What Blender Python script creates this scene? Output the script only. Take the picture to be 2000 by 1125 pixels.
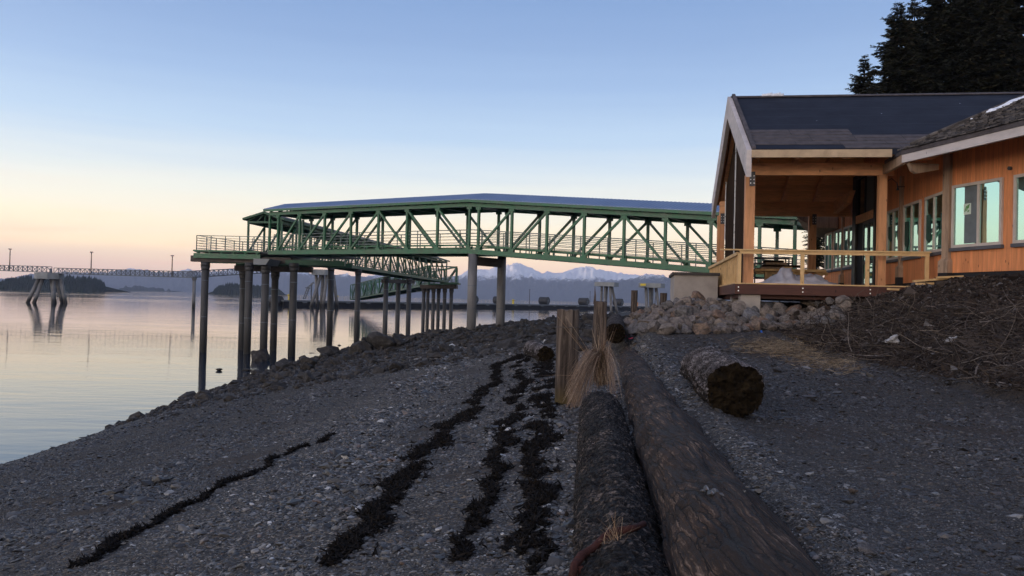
import bpy, math, random
import numpy as np
from mathutils import Vector, Matrix, noise

# ------------------------------------------------------------------ camera, sky, sun, exposure
scn = bpy.context.scene
for o in list(bpy.data.objects):
    bpy.data.objects.remove(o)
COL = scn.collection
FPX = 1600.0
PITCH, ROLL = math.radians(0.777), math.radians(1.386)
FWD = Vector((0, math.cos(PITCH), math.sin(PITCH)))
R0 = Vector((1, 0, 0)); U0 = R0.cross(FWD)
RGT = R0 * math.cos(ROLL) + U0 * math.sin(ROLL)
UPV = -R0 * math.sin(ROLL) + U0 * math.cos(ROLL)
cd = bpy.data.cameras.new('camera'); cam = bpy.data.objects.new('camera', cd); COL.objects.link(cam)
cd.sensor_width = 36.0; cd.lens = 28.8; cd.clip_start = 0.1; cd.clip_end = 60000
cam.matrix_world = Matrix(((RGT.x, UPV.x, -FWD.x, 0), (RGT.y, UPV.y, -FWD.y, 0), (RGT.z, UPV.z, -FWD.z, 0), (0, 0, 0, 1)))
scn.camera = cam
scn.view_settings.view_transform = 'Standard'; scn.view_settings.look = 'None'
scn.view_settings.exposure = 0.0; scn.view_settings.gamma = 1.0
scn.cycles.max_bounces = 8; scn.cycles.diffuse_bounces = 3; scn.cycles.glossy_bounces = 4
scn.cycles.transparent_max_bounces = 12; scn.cycles.volume_bounces = 0
scn.cycles.sample_clamp_indirect = 6.0


def lin(r, g, b):
    f = lambda c: (c / 255 / 12.92) if c <= 10 else ((c / 255 + 0.055) / 1.055) ** 2.4
    return (f(r), f(g), f(b), 1.0)


SUN_EL, SUN_AZ = math.radians(1.2), math.radians(-101)   # azimuth measured from +Y towards +X

w = bpy.data.worlds.new('World'); scn.world = w; w.use_nodes = True
nt = w.node_tree; nt.nodes.clear()
out = nt.nodes.new('ShaderNodeOutputWorld'); bg = nt.nodes.new('ShaderNodeBackground')
nt.links.new(bg.outputs[0], out.inputs['Surface'])
tc = nt.nodes.new('ShaderNodeTexCoord'); sep = nt.nodes.new('ShaderNodeSeparateXYZ')
nt.links.new(tc.outputs['Generated'], sep.inputs[0])


def wmath(op, a, b=None, c=None):
    n = nt.nodes.new('ShaderNodeMath'); n.operation = op
    for i, v in enumerate((a, b, c)):
        if v is None: continue
        if isinstance(v, (int, float)): n.inputs[i].default_value = v
        else: nt.links.new(v, n.inputs[i])
    return n.outputs[0]


# wispy clouds shift the look-up a little
mp = nt.nodes.new('ShaderNodeMapping'); mp.inputs['Scale'].default_value = (1.5, 1.5, 26)
nt.links.new(tc.outputs['Generated'], mp.inputs[0])
cn = nt.nodes.new('ShaderNodeTexNoise'); cn.inputs['Scale'].default_value = 2.2; cn.inputs['Detail'].default_value = 4
nt.links.new(mp.outputs[0], cn.inputs['Vector'])
zz = wmath('ADD', sep.outputs['Z'], wmath('MULTIPLY', wmath('SUBTRACT', cn.outputs['Fac'], 0.5), 0.022))
ramp = nt.nodes.new('ShaderNodeValToRGB'); nt.links.new(zz, ramp.inputs[0])
SKY = [(0, (0.4148, 0.2788, 0.1952)), (0.02, (0.4471, 0.3019, 0.204)), (0.033, (0.5034, 0.3403, 0.213)), (0.05, (0.5286, 0.3917, 0.2167)), (0.07, (0.42, 0.3451, 0.2198)), (0.095, (0.3421, 0.316, 0.2431)), (0.12, (0.2794, 0.2849, 0.2553)), (0.15, (0.2122, 0.2404, 0.2548)), (0.19, (0.1441, 0.1931, 0.2501)), (0.25, (0.0968, 0.1432, 0.2192)), (0.3, (0.0732, 0.1147, 0.1929)), (0.36, (0.0561, 0.0951, 0.1738)), (0.6, (0.0719, 0.0916, 0.1526)), (1.0, (0.0676, 0.0831, 0.138))]   # linear radiance / 4
el = ramp.color_ramp.elements
while len(el) < len(SKY): el.new(0.5)
for e, (p, c) in zip(el, SKY):
    e.position = p; e.color = (*c, 1)
# the afterglow: brighter and warmer towards the set sun, low in the sky
GAZ = math.radians(-140)
sd = Vector((math.sin(GAZ), math.cos(GAZ), 0.08)).normalized()
dp = nt.nodes.new('ShaderNodeVectorMath'); dp.operation = 'DOT_PRODUCT'
nt.links.new(tc.outputs['Generated'], dp.inputs[0]); dp.inputs[1].default_value = sd
g1 = wmath('POWER', wmath('MAXIMUM', wmath('MULTIPLY_ADD', dp.outputs['Value'], 0.5, 0.5), 0.0), 4.5)
low = wmath('POWER', wmath('SUBTRACT', 1.0, wmath('MINIMUM', wmath('ABSOLUTE', sep.outputs['Z']), 1.0)), 2.6)
glow = wmath('MULTIPLY', g1, low)
gm = nt.nodes.new('ShaderNodeMix'); gm.data_type = 'RGBA'; gm.blend_type = 'ADD'
gm.inputs['A'].default_value = (0, 0, 0, 1)
gs = nt.nodes.new('ShaderNodeVectorMath'); gs.operation = 'SCALE'; gs.inputs[0].default_value = (6.4, 5.3, 4.4)
nt.links.new(glow, gs.inputs['Scale'])
sky = nt.nodes.new('ShaderNodeTexSky'); sky.sky_type = 'NISHITA'; sky.sun_disc = False
sky.sun_elevation = SUN_EL; sky.sun_rotation = SUN_AZ; sky.air_density = 1.0; sky.dust_density = 0.6
ns = nt.nodes.new('ShaderNodeVectorMath'); ns.operation = 'SCALE'; ns.inputs['Scale'].default_value = 0.03
nt.links.new(sky.outputs[0], ns.inputs[0])
a1 = nt.nodes.new('ShaderNodeVectorMath'); a1.operation = 'ADD'
a2 = nt.nodes.new('ShaderNodeVectorMath'); a2.operation = 'ADD'
rs = nt.nodes.new('ShaderNodeVectorMath'); rs.operation = 'SCALE'; rs.inputs['Scale'].default_value = 4.0
cm_ = nt.nodes.new('ShaderNodeMapping'); cm_.inputs['Scale'].default_value = (3.2, 3.2, 46); cm_.inputs['Location'].default_value = (0.4, 0.2, 0.7)
nt.links.new(tc.outputs['Generated'], cm_.inputs[0])
ck = nt.nodes.new('ShaderNodeTexNoise'); ck.inputs['Scale'].default_value = 1.6; ck.inputs['Detail'].default_value = 5; nt.links.new(cm_.outputs[0], ck.inputs['Vector'])
cr_ = nt.nodes.new('ShaderNodeMapRange'); nt.links.new(ck.outputs['Fac'], cr_.inputs['Value']); cr_.inputs['From Min'].default_value = 0.54; cr_.inputs['From Max'].default_value = 0.72
bd = nt.nodes.new('ShaderNodeMapRange'); nt.links.new(sep.outputs['Z'], bd.inputs['Value']); bd.inputs['From Min'].default_value = 0.15; bd.inputs['From Max'].default_value = 0.06
cf = wmath('MULTIPLY', wmath('MULTIPLY', cr_.outputs[0], bd.outputs[0]), 0.55)
cx_ = nt.nodes.new('ShaderNodeMix'); cx_.data_type = 'RGBA'; cx_.blend_type = 'MULTIPLY'
nt.links.new(cf, cx_.inputs['Factor']); nt.links.new(ramp.outputs[0], [q for q in cx_.inputs if q.name == 'A' and q.type == 'RGBA'][0]); [q for q in cx_.inputs if q.name == 'B' and q.type == 'RGBA'][0].default_value = (0.98, 0.80, 0.80, 1)
nt.links.new([q for q in cx_.outputs if q.type == 'RGBA'][0], rs.inputs[0]); nt.links.new(rs.outputs[0], a1.inputs[0]); nt.links.new(gs.outputs[0], a1.inputs[1])
nt.links.new(a1.outputs[0], a2.inputs[0]); nt.links.new(ns.outputs[0], a2.inputs[1])
nt.links.new(a2.outputs[0], bg.inputs['Color']); bg.inputs['Strength'].default_value = 1.0

sl = bpy.data.lights.new('sun', 'SUN'); so = bpy.data.objects.new('sun', sl); COL.objects.link(so)
sl.energy = 5.0; sl.angle = math.radians(0.5); sl.color = (1.0, 0.68, 0.50)
sdir = Vector((math.sin(SUN_AZ) * math.cos(SUN_EL), math.cos(SUN_AZ) * math.cos(SUN_EL), math.sin(SUN_EL)))
so.rotation_euler = sdir.to_track_quat('Z', 'Y').to_euler()

# ------------------------------------------------------------------ helpers
rnd = random.Random(7)
WATER_Z = -4.5
TH = math.radians(9)
BU = Vector((math.sin(TH), math.cos(TH), 0)); BV = Vector((math.cos(TH), -math.sin(TH), 0))


def L(u, v, z): return BU * u + BV * v + Vector((0, 0, z))     # the lodge's own axes


def ray(px, py): return FWD + RGT * ((px - 1000) / FPX) + UPV * ((562.5 - py) / FPX)


def at(px, py, Y):                       # a point of the place, at a given distance
    d = ray(px, py); return d * (Y / d.y)


def zof(px, py, Y): return at(px, py, Y).z


def tag(o, label=None, cat=None, group=None, kind=None):
    if label: o['label'] = label
    if cat: o['category'] = cat
    if group: o['group'] = group
    if kind: o['kind'] = kind
    return o


def empty(name, loc, label, cat, group=None):
    o = bpy.data.objects.new(name, None); COL.objects.link(o); o.location = loc; o.empty_display_size = 0.3
    return tag(o, label, cat, group)


def root_loc(p):
    while p.parent: p = p.parent
    return Vector(p.location)


class MB:
    def __init__(s): s.v = []; s.f = []

    def add(s, vs, fs):
        n = len(s.v); s.v += [tuple(q) for q in vs]; s.f += [tuple(i + n for i in f) for f in fs]; return s

    def hexa(s, c):                      # 8 corners: bottom ring 0-3, top ring 4-7
        return s.add(c, [(0, 3, 2, 1), (4, 5, 6, 7), (0, 1, 5, 4), (1, 2, 6, 5), (2, 3, 7, 6), (3, 0, 4, 7)])

    def box(s, x0, x1, y0, y1, z0, z1, f=lambda x, y, z: (x, y, z)):
        return s.hexa([f(*q) for q in ((x0, y0, z0), (x1, y0, z0), (x1, y1, z0), (x0, y1, z0), (x0, y0, z1), (x1, y0, z1), (x1, y1, z1), (x0, y1, z1))])

    def lb(s, u0, u1, v0, v1, z0, z1): return s.box(u0, u1, v0, v1, z0, z1, L)

    def bar(s, a, b, wd, ht, up=(0, 0, 1)):
        a = Vector(a); b = Vector(b); d = (b - a).normalized(); up = Vector(up)
        if abs(d.dot(up)) > 0.95: up = Vector((0.84, -0.545, 0))
        sd_ = d.cross(up).normalized(); u_ = sd_.cross(d).normalized()
        x = sd_ * wd / 2; y = u_ * ht / 2
        return s.hexa([a - x - y, a + x - y, b + x - y, b - x - y, a - x + y, a + x + y, b + x + y, b - x + y])

    def tube(s, pts, rad, n=8, cap=True):
        pts = [Vector(p) for p in pts]
        if not hasattr(rad, '__len__'): rad = [rad] * len(pts)
        base = len(s.v); ref = None
        for i, p in enumerate(pts):
            d = (pts[min(i + 1, len(pts) - 1)] - pts[max(i - 1, 0)])
            d = d.normalized() if d.length > 1e-9 else Vector((0, 0, 1))
            if ref is None:
                ref = Vector((1, 0, 0)) if abs(d.x) < 0.8 else Vector((0, 1, 0))
            a = d.cross(ref).normalized(); b = d.cross(a); ref = b.cross(d) if False else ref
            for k in range(n):
                t = 2 * math.pi * k / n
                s.v.append(tuple(p + (a * math.cos(t) + b * math.sin(t)) * rad[i]))
        for i in range(len(pts) - 1):
            for k in range(n):
                k2 = (k + 1) % n
                s.f.append((base + i * n + k, base + i * n + k2, base + (i + 1) * n + k2, base + (i + 1) * n + k))
        if cap:
            s.f.append(tuple(base + k for k in range(n))[::-1]); s.f.append(tuple(base + (len(pts) - 1) * n + k for k in range(n)))
        return s

    def prism(s, poly, ext):             # polygon (list of points) pushed along ext
        n = len(poly); ext = Vector(ext); p = [Vector(q) for q in poly]
        vs = p + [q + ext for q in p]
        fs = [tuple(range(n))[::-1], tuple(range(n, 2 * n))] + [(i, (i + 1) % n, n + (i + 1) % n, n + i) for i in range(n)]
        return s.add(vs, fs)

    def build(s, name, m, parent=None, smooth=False, fix=True):
        off = root_loc(parent) if parent else Vector((0, 0, 0))
        me = bpy.data.meshes.new(name)
        me.from_pydata([(x - off.x, y - off.y, z - off.z) for x, y, z in s.v], [], s.f)
        if fix:
            import bmesh
            bm = bmesh.new(); bm.from_mesh(me); bmesh.ops.recalc_face_normals(bm, faces=bm.faces); bm.to_mesh(me); bm.free()
        if smooth: me.polygons.foreach_set('use_smooth', [True] * len(me.polygons))
        o = bpy.data.objects.new(name, me); COL.objects.link(o); me.materials.append(m)
        if parent: o.parent = parent
        return o


def single(mb, name, m, loc, smooth=False):      # a thing that is one mesh, origin at loc
    loc = Vector(loc)
    mb.v = [(x - loc.x, y - loc.y, z - loc.z) for x, y, z in mb.v]
    o = mb.build(name, m, None, smooth); o.location = loc
    return o


def mesh_np(name, V, F, m, parent=None, smooth=False):
    me = bpy.data.meshes.new(name)
    V = np.asarray(V, np.float32); F = np.asarray(F, np.int32); k = F.shape[1]
    me.vertices.add(len(V)); me.vertices.foreach_set('co', V.ravel())
    me.loops.add(F.size); me.loops.foreach_set('vertex_index', F.ravel())
    me.polygons.add(len(F)); me.polygons.foreach_set('loop_start', np.arange(0, F.size, k, dtype=np.int32))
    me.update(calc_edges=True)
    me.polygons.foreach_set('use_smooth', np.full(len(F), smooth))
    me.materials.append(m)
    o = bpy.data.objects.new(name, me); COL.objects.link(o)
    if parent: o.parent = parent
    return o


def attr(me, name, vals):
    a = me.attributes.new(name, 'FLOAT', 'POINT'); a.data.foreach_set('value', np.asarray(vals, np.float32))


# vectorised gradient-free value noise
def _h(ix, iy, seed):
    n = (ix.astype(np.int64) * 374761393 + iy.astype(np.int64) * 668265263 + seed * 974711) & 0x7fffffff
    n = ((n ^ (n >> 13)) * 1274126177) & 0x7fffffff
    return ((n ^ (n >> 16)) & 0xffff) / 65535.0


def vnoise(x, y, seed=0):
    ix = np.floor(x); iy = np.floor(y); fx = x - ix; fy = y - iy
    fx = fx * fx * (3 - 2 * fx); fy = fy * fy * (3 - 2 * fy)
    a = _h(ix, iy, seed); b = _h(ix + 1, iy, seed); c = _h(ix, iy + 1, seed); d = _h(ix + 1, iy + 1, seed)
    return (a + (b - a) * fx) * (1 - fy) + (c + (d - c) * fx) * fy


def fbm(x, y, seed=0, o=4, g=0.5):
    s = 0; a = 1; t = 0
    for i in range(o):
        s = s + a * (vnoise(x * 2 ** i, y * 2 ** i, seed + i) - 0.5); t += a; a *= g
    return s / t * 2


def sst(a, b, x):
    t = np.clip((x - a) / (b - a), 0, 1); return t * t * (3 - 2 * t)


# ------------------------------------------------------------------ materials
class NT:
    def __init__(s, name):
        s.m = bpy.data.materials.new(name); s.m.use_nodes = True; s.t = s.m.node_tree
        s.b = s.t.nodes['Principled BSDF']; s.o = s.t.nodes['Material Output']

    def n(s, ty, **kw):
        n = s.t.nodes.new(ty)
        for k, v in kw.items(): setattr(n, k, v)
        return n

    def l(s, a, b): s.t.links.new(a, b)

    def val(s, inp, v):
        if isinstance(v, bpy.types.NodeSocket): s.l(v, inp)
        else: inp.default_value = v

    def coord(s, scale=(1, 1, 1), kind='Object', rot=(0, 0, 0)):
        c = s.n('ShaderNodeTexCoord'); m = s.n('ShaderNodeMapping')
        s.l(c.outputs[kind], m.inputs[0]); m.inputs['Scale'].default_value = scale; m.inputs['Rotation'].default_value = rot
        return m.outputs[0]

    def world(s, scale=(1, 1, 1)):
        c = s.n('ShaderNodeNewGeometry'); m = s.n('ShaderNodeMapping')
        s.l(c.outputs['Position'], m.inputs[0]); m.inputs['Scale'].default_value = scale
        return m.outputs[0]

    def noise(s, vec, scale, detail=5, rough=0.55, dist=0.0, out='Fac'):
        n = s.n('ShaderNodeTexNoise'); s.l(vec, n.inputs['Vector'])
        n.inputs['Scale'].default_value = scale; n.inputs['Detail'].default_value = detail
        n.inputs['Roughness'].default_value = rough; n.inputs['Distortion'].default_value = dist
        return n.outputs[out]

    def voro(s, vec, scale, out='Distance', feature='F1', rand=1.0):
        n = s.n('ShaderNodeTexVoronoi'); n.feature = feature; s.l(vec, n.inputs['Vector'])
        n.inputs['Scale'].default_value = scale; n.inputs['Randomness'].default_value = rand
        return n.outputs[out]

    def ramp(s, fac, stops):
        r = s.n('ShaderNodeValToRGB'); s.val(r.inputs[0], fac); e = r.color_ramp.elements
        while len(e) < len(stops): e.new(0.5)
        for q, (p, c) in zip(e, stops):
            q.position = p; q.color = (c, c, c, 1) if isinstance(c, (int, float)) else (c[0], c[1], c[2], 1)
        return r.outputs[0]

    def mix(s, fac, a, b, mode='MIX'):
        n = s.n('ShaderNodeMix'); n.data_type = 'RGBA'; n.blend_type = mode
        s.val(n.inputs['Factor'], fac)
        for k, v in (('A', a), ('B', b)):
            i = [q for q in n.inputs if q.name == k and q.type == 'RGBA'][0]
            s.val(i, v if isinstance(v, bpy.types.NodeSocket) else (v[0], v[1], v[2], 1))
        return [q for q in n.outputs if q.type == 'RGBA'][0]

    def math(s, op, a, b=0.0, clamp=False):
        n = s.n('ShaderNodeMath'); n.operation = op; n.use_clamp = clamp
        s.val(n.inputs[0], a); s.val(n.inputs[1], b); return n.outputs[0]

    def attr(s, name):
        n = s.n('ShaderNodeAttribute'); n.attribute_name = name; return n.outputs['Fac']

    def bump(s, h, strength=0.5, dist=0.02, normal=None):
        b = s.n('ShaderNodeBump'); s.val(b.inputs['Height'], h); b.inputs['Strength'].default_value = strength
        b.inputs['Distance'].default_value = dist
        if normal: s.l(normal, b.inputs['Normal'])
        return b.outputs[0]

    def done(s, color, rough=0.8, normal=None, metal=0.0, spec=0.5):
        s.val(s.b.inputs['Base Color'], color if isinstance(color, bpy.types.NodeSocket) else (color[0], color[1], color[2], 1))
        s.val(s.b.inputs['Roughness'], rough); s.val(s.b.inputs['Metallic'], metal)
        s.b.inputs['Specular IOR Level'].default_value = spec
        if normal: s.l(normal, s.b.inputs['Normal'])
        return s.m


def scal(c, k): return (c[0] * k, c[1] * k, c[2] * k)


def mat_var(name, c, rough=0.7, scale=3.0, amt=0.35, bump=0.2, bscale=30, metal=0.0, stretch=(1, 1, 1), spec=0.4):
    t = NT(name); v = t.coord(stretch)
    n = t.noise(v, scale, 6); f = t.noise(v, bscale, 4)
    col = t.ramp(n, [(0.3, scal(c, 1 - amt)), (0.5, c), (0.72, scal(c, 1 + amt))])
    return t.done(col, t.ramp(n, [(0.3, max(rough - 0.12, 0.05)), (0.7, min(rough + 0.1, 1))]), t.bump(f, bump, 0.01), metal, spec)


def mat_planks(name, c, d, width, dark=0.5, rough=0.6, amt=0.13, knots=True, z_grain=True):
    """boards side by side along direction d, grain along z (or across)"""
    t = NT(name); g = t.n('ShaderNodeNewGeometry')
    dpn = t.n('ShaderNodeVectorMath'); dpn.operation = 'DOT_PRODUCT'; t.l(g.outputs['Position'], dpn.inputs[0]); dpn.inputs[1].default_value = d
    q = t.math('DIVIDE', dpn.outputs['Value'], width); fl = t.math('FLOOR', q); fr = t.math('FRACT', q)
    wn = t.n('ShaderNodeTexWhiteNoise'); wn.noise_dimensions = '1D'; t.l(fl, wn.inputs['W'])
    v = t.world((1, 1, 0.10) if z_grain else (0.12, 1, 1))
    ad = t.n('ShaderNodeVectorMath'); ad.operation = 'ADD'; t.l(v, ad.inputs[0])
    cx = t.n('ShaderNodeCombineXYZ'); t.l(t.math('MULTIPLY', wn.outputs['Value'], 37.0), cx.inputs[2]); t.l(cx.outputs[0], ad.inputs[1])
    gr = t.noise(ad.outputs[0], 14, 6, 0.6, 0.6)
    base = t.mix(wn.outputs['Value'], scal(c, 1 - amt), scal(c, 1 + amt))
    base = t.mix(t.ramp(gr, [(0.35, 0.0), (0.7, 1.0)]), base, scal(c, 0.62), 'MIX') if False else t.mix(t.ramp(gr, [(0.3, 0.55), (0.62, 0.0)]), base, scal(c, 0.5))
    if knots:
        kv = t.world((1, 1, 0.45)); k = t.voro(kv, 5.5)
        base = t.mix(t.ramp(k, [(0.05, 0.85), (0.11, 0.0)]), base, scal(c, 0.22))
    gap = t.math('MINIMUM', fr, t.math('SUBTRACT', 1.0, fr))
    base = t.mix(t.ramp(gap, [(0.0, 0.6), (0.045, 0.0)]), base, scal(c, 0.3))
    return t.done(base, rough, t.bump(t.ramp(gap, [(0.0, 0.0), (0.06, 1.0)]), 0.5, 0.008), spec=0.25)


def mat_wood(name, c, rough=0.65, amt=0.3, scale=9, stretch=(1, 1, 0.12), spec=0.25):
    t = NT(name); v = t.coord(stretch); gr = t.noise(v, scale, 7, 0.6, 0.5)
    big = t.noise(t.coord(), 0.9, 3)
    col = t.ramp(gr, [(0.28, scal(c, 1 - amt * 1.4)), (0.5, c), (0.75, scal(c, 1 + amt))])
    col = t.mix(t.ramp(big, [(0.4, 0.0), (0.7, 0.4)]), col, scal(c, 0.65))
    k = t.voro(t.coord((1, 1, 0.5)), 4.0)
    col = t.mix(t.ramp(k, [(0.05, 0.8), (0.10, 0.0)]), col, scal(c, 0.25))
    return t.done(col, rough, t.bump(gr, 0.25, 0.01), spec=spec)


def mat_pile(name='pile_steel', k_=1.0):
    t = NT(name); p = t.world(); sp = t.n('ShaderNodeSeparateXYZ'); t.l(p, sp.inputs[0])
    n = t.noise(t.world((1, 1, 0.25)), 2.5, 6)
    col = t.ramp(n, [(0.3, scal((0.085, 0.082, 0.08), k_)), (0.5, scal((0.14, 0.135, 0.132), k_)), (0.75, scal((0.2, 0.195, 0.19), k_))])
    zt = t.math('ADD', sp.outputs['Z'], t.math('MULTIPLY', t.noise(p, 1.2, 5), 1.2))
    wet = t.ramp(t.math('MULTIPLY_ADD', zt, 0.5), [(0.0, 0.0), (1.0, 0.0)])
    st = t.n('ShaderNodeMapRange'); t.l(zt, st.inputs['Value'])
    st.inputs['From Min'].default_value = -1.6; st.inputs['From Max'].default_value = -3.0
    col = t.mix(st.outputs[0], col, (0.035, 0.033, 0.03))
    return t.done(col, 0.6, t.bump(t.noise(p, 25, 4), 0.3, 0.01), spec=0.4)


M = {}
M['green'] = mat_var('green_paint', (0.024, 0.112, 0.052), 0.42, 2.0, 0.3, 0.1, 40, spec=0.5)
M['green_far'] = mat_var('green_paint_far', (0.020, 0.080, 0.042), 0.5, 0.6, 0.25, 0.0, 10)
M['grate'] = mat_var('deck_grating', (0.05, 0.055, 0.055), 0.6, 4, 0.3)
M['rail'] = mat_var('galvanised_rail', (0.14, 0.18, 0.17), 0.45, 6, 0.3, 0.0)
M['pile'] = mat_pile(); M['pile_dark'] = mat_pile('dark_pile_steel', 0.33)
M['rust'] = mat_var('rusty_beam', (0.07, 0.058, 0.05), 0.75, 2.5, 0.45, 0.3)
M['concrete'] = mat_var('concrete', (0.33, 0.29, 0.255), 0.85, 2.2, 0.2, 0.25, 60)
M['concrete_far'] = mat_var('dolphin_concrete', (0.23, 0.24, 0.24), 0.85, 0.5, 0.25, 0.1, 8)
M['cap'] = mat_var('wall_cap', (0.06, 0.05, 0.045), 0.8, 4, 0.3)
M['black'] = mat_var('black_rubber', (0.018, 0.018, 0.02), 0.55, 2, 0.4)
M['hull'] = mat_var('dock_hull', (0.015, 0.015, 0.017), 0.85, 0.4, 0.5, 0.0, spec=0.2)
M['dockdeck'] = mat_var('dock_deck', (0.11, 0.12, 0.13), 0.8, 0.5, 0.2)
M['yellow'] = mat_var('yellow_paint', (0.6, 0.45, 0.04), 0.5, 3, 0.25, 0.0)
M['orange'] = mat_var('orange_plastic', (0.75, 0.3, 0.04), 0.5, 3, 0.2, 0.0)
M['steel_far'] = mat_var('grey_steel', (0.10, 0.115, 0.135), 0.5, 0.7, 0.25, 0.0)


def mat_metalroof():
    t = NT('blue_metal_roof'); v = t.coord()
    n = t.noise(v, 0.6, 4)
    col = t.ramp(n, [(0.3, (0.10, 0.16, 0.27)), (0.7, (0.15, 0.21, 0.33))])
    return t.done(col, 0.38, None, 0.35, 0.5)


M['roofmetal'] = mat_metalroof()
CEDAR = (0.72, 0.275, 0.108)
M['siding_u'] = mat_planks('cedar_siding', CEDAR, tuple(BU), 0.14)
EDIR = Vector((0.222, -0.975, 0)).normalized()
M['siding_e'] = mat_planks('cedar_siding_wing', CEDAR, tuple(EDIR), 0.14)
M['glulam'] = mat_wood('glulam_timber', (0.56, 0.27, 0.125), 0.6, 0.25)
M['beam'] = mat_wood('glulam_beam', (0.76, 0.39, 0.19), 0.6, 0.25, 9, (0.12, 1, 1))
M['ceil'] = mat_planks('ceiling_boards', (0.86, 0.44, 0.20), tuple(BU), 0.12, knots=True, z_grain=False)
M['fresh'] = mat_wood('fresh_lumber', (0.66, 0.43, 0.20), 0.65, 0.2, 8, (0.3, 0.3, 0.3))
M['eave'] = mat_wood('eave_timber', (0.50, 0.37, 0.235), 0.7, 0.2, 8, (0.3, 0.3, 0.3))
M['weather'] = mat_wood('weathered_timber', (0.36, 0.25, 0.17), 0.75, 0.35)
M['fascia'] = mat_wood('primed_fascia', (0.56, 0.50, 0.47), 0.7, 0.12, 5, (0.3, 0.3, 1))
M['deckfascia'] = mat_wood('deck_fascia', (0.085, 0.032, 0.022), 0.55, 0.3, 8, (0.15, 0.15, 1))
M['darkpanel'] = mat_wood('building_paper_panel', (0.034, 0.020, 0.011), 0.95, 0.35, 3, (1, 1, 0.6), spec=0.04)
M['darkframe'] = mat_var('dark_bronze_frame', (0.02, 0.019, 0.019), 0.5, 3, 0.3, 0.0)
M['winframe'] = mat_var('window_frame', (0.50, 0.43, 0.37), 0.6, 3, 0.12, 0.0)
M['sill'] = mat_var('grey_sill', (0.09, 0.09, 0.10), 0.7, 3, 0.2)
M['blackbase'] = mat_var('membrane_and_doorway_black', (0.012, 0.012, 0.014), 0.8, 2, 0.3)
M['steel'] = mat_var('steel_plate', (0.07, 0.07, 0.075), 0.5, 8, 0.3, 0.1, metal=0.4)
M['bolt'] = mat_var('bolt_steel', (0.75, 0.75, 0.75), 0.35, 8, 0.1, 0.0, metal=0.6)
M['paper'] = mat_var('paper', (0.55, 0.62, 0.52), 0.8, 3, 0.1, 0.0)
M['greenink'] = mat_var('green_ink', (0.08, 0.25, 0.05), 0.8, 3, 0.1, 0.0)
M['grey_panel'] = mat_var('grey_panel_and_reflection', (0.13, 0.15, 0.155), 0.7, 3, 0.25, 0.2)
M['drape'] = mat_var('green_drape', (0.03, 0.08, 0.06), 0.8, 5, 0.4, 0.3)
M['snow'] = mat_var('snow', (0.80, 0.83, 0.88), 0.6, 3, 0.06, 0.3)
M['blue'] = mat_var('blue_plastic', (0.02, 0.12, 0.5), 0.5, 3, 0.2, 0.0)
M['pink'] = mat_var('pink_ribbon', (0.9, 0.10, 0.22), 0.5, 3, 0.1, 0.0)
M['bag'] = mat_var('pale_plastic', (0.4, 0.38, 0.36), 0.5, 8, 0.3, 0.4)


def mat_glass(name, tint, dark):
    t = NT(name); n = t.noise(t.coord((1, 1, 1)), 1.1, 2)
    t.b.inputs['Base Color'].default_value = (*dark, 1); t.b.inputs['Roughness'].default_value = 0.03
    gl = t.n('ShaderNodeBsdfGlossy'); gl.inputs['Color'].default_value = (*tint, 1); gl.inputs['Roughness'].default_value = 0.012
    t.l(t.bump(n, 0.05, 0.02), gl.inputs['Normal'])
    mx = t.n('ShaderNodeMixShader'); mx.inputs[0].default_value = 0.76
    t.l(t.b.outputs[0], mx.inputs[1]); t.l(gl.outputs[0], mx.inputs[2]); t.l(mx.outputs[0], t.o.inputs['Surface'])
    return t.m


M['glass'] = mat_glass('coated_glass', (0.56, 0.90, 0.86), (0.02, 0.05, 0.045))
M['glass_dark'] = mat_glass('dark_glass', (0.25, 0.3, 0.3), (0.01, 0.012, 0.012))


def mat_felt():
    t = NT('roofing_felt'); v = t.coord()
    n = t.noise(v, 1.2, 6); dots = t.voro(v, 1.7)
    col = t.ramp(n, [(0.3, (0.010, 0.012, 0.020)), (0.7, (0.020, 0.024, 0.036))])
    col = t.mix(t.ramp(dots, [(0.022, 1.0), (0.034, 0.0)]), col, (0.6, 0.6, 0.65))
    sz = t.n('ShaderNodeSeparateXYZ'); t.l(t.world(), sz.inputs[0]); fr = t.math('FRACT', t.math('MULTIPLY', sz.outputs['Z'], 2.3))
    col = t.mix(t.ramp(fr, [(0.0, 0.8), (0.035, 0.0)]), col, (0.05, 0.055, 0.07))
    return t.done(col, 0.75, t.bump(t.noise(v, 6, 5), 0.4, 0.02), spec=0.15)


M['felt'] = mat_felt()
M['shingle'] = mat_var('brown_shingle', (0.085, 0.074, 0.076), 0.9, 5, 0.35, 0.5, 50, spec=0.15)


def mat_shake():
    t = NT('weathered_shakes'); v = t.coord()
    n = t.noise(v, 4, 6)
    rp = t.n('ShaderNodeNewGeometry').outputs['Random Per Island']
    col = t.mix(rp, (0.035, 0.030, 0.028), (0.16, 0.14, 0.125))
    col = t.mix(t.ramp(n, [(0.4, 0.0), (0.7, 0.6)]), col, (0.04, 0.036, 0.034))
    return t.done(col, 0.9, t.bump(t.noise(v, 30, 4), 0.5, 0.01), spec=0.15)


M['shake'] = mat_shake()


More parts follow.
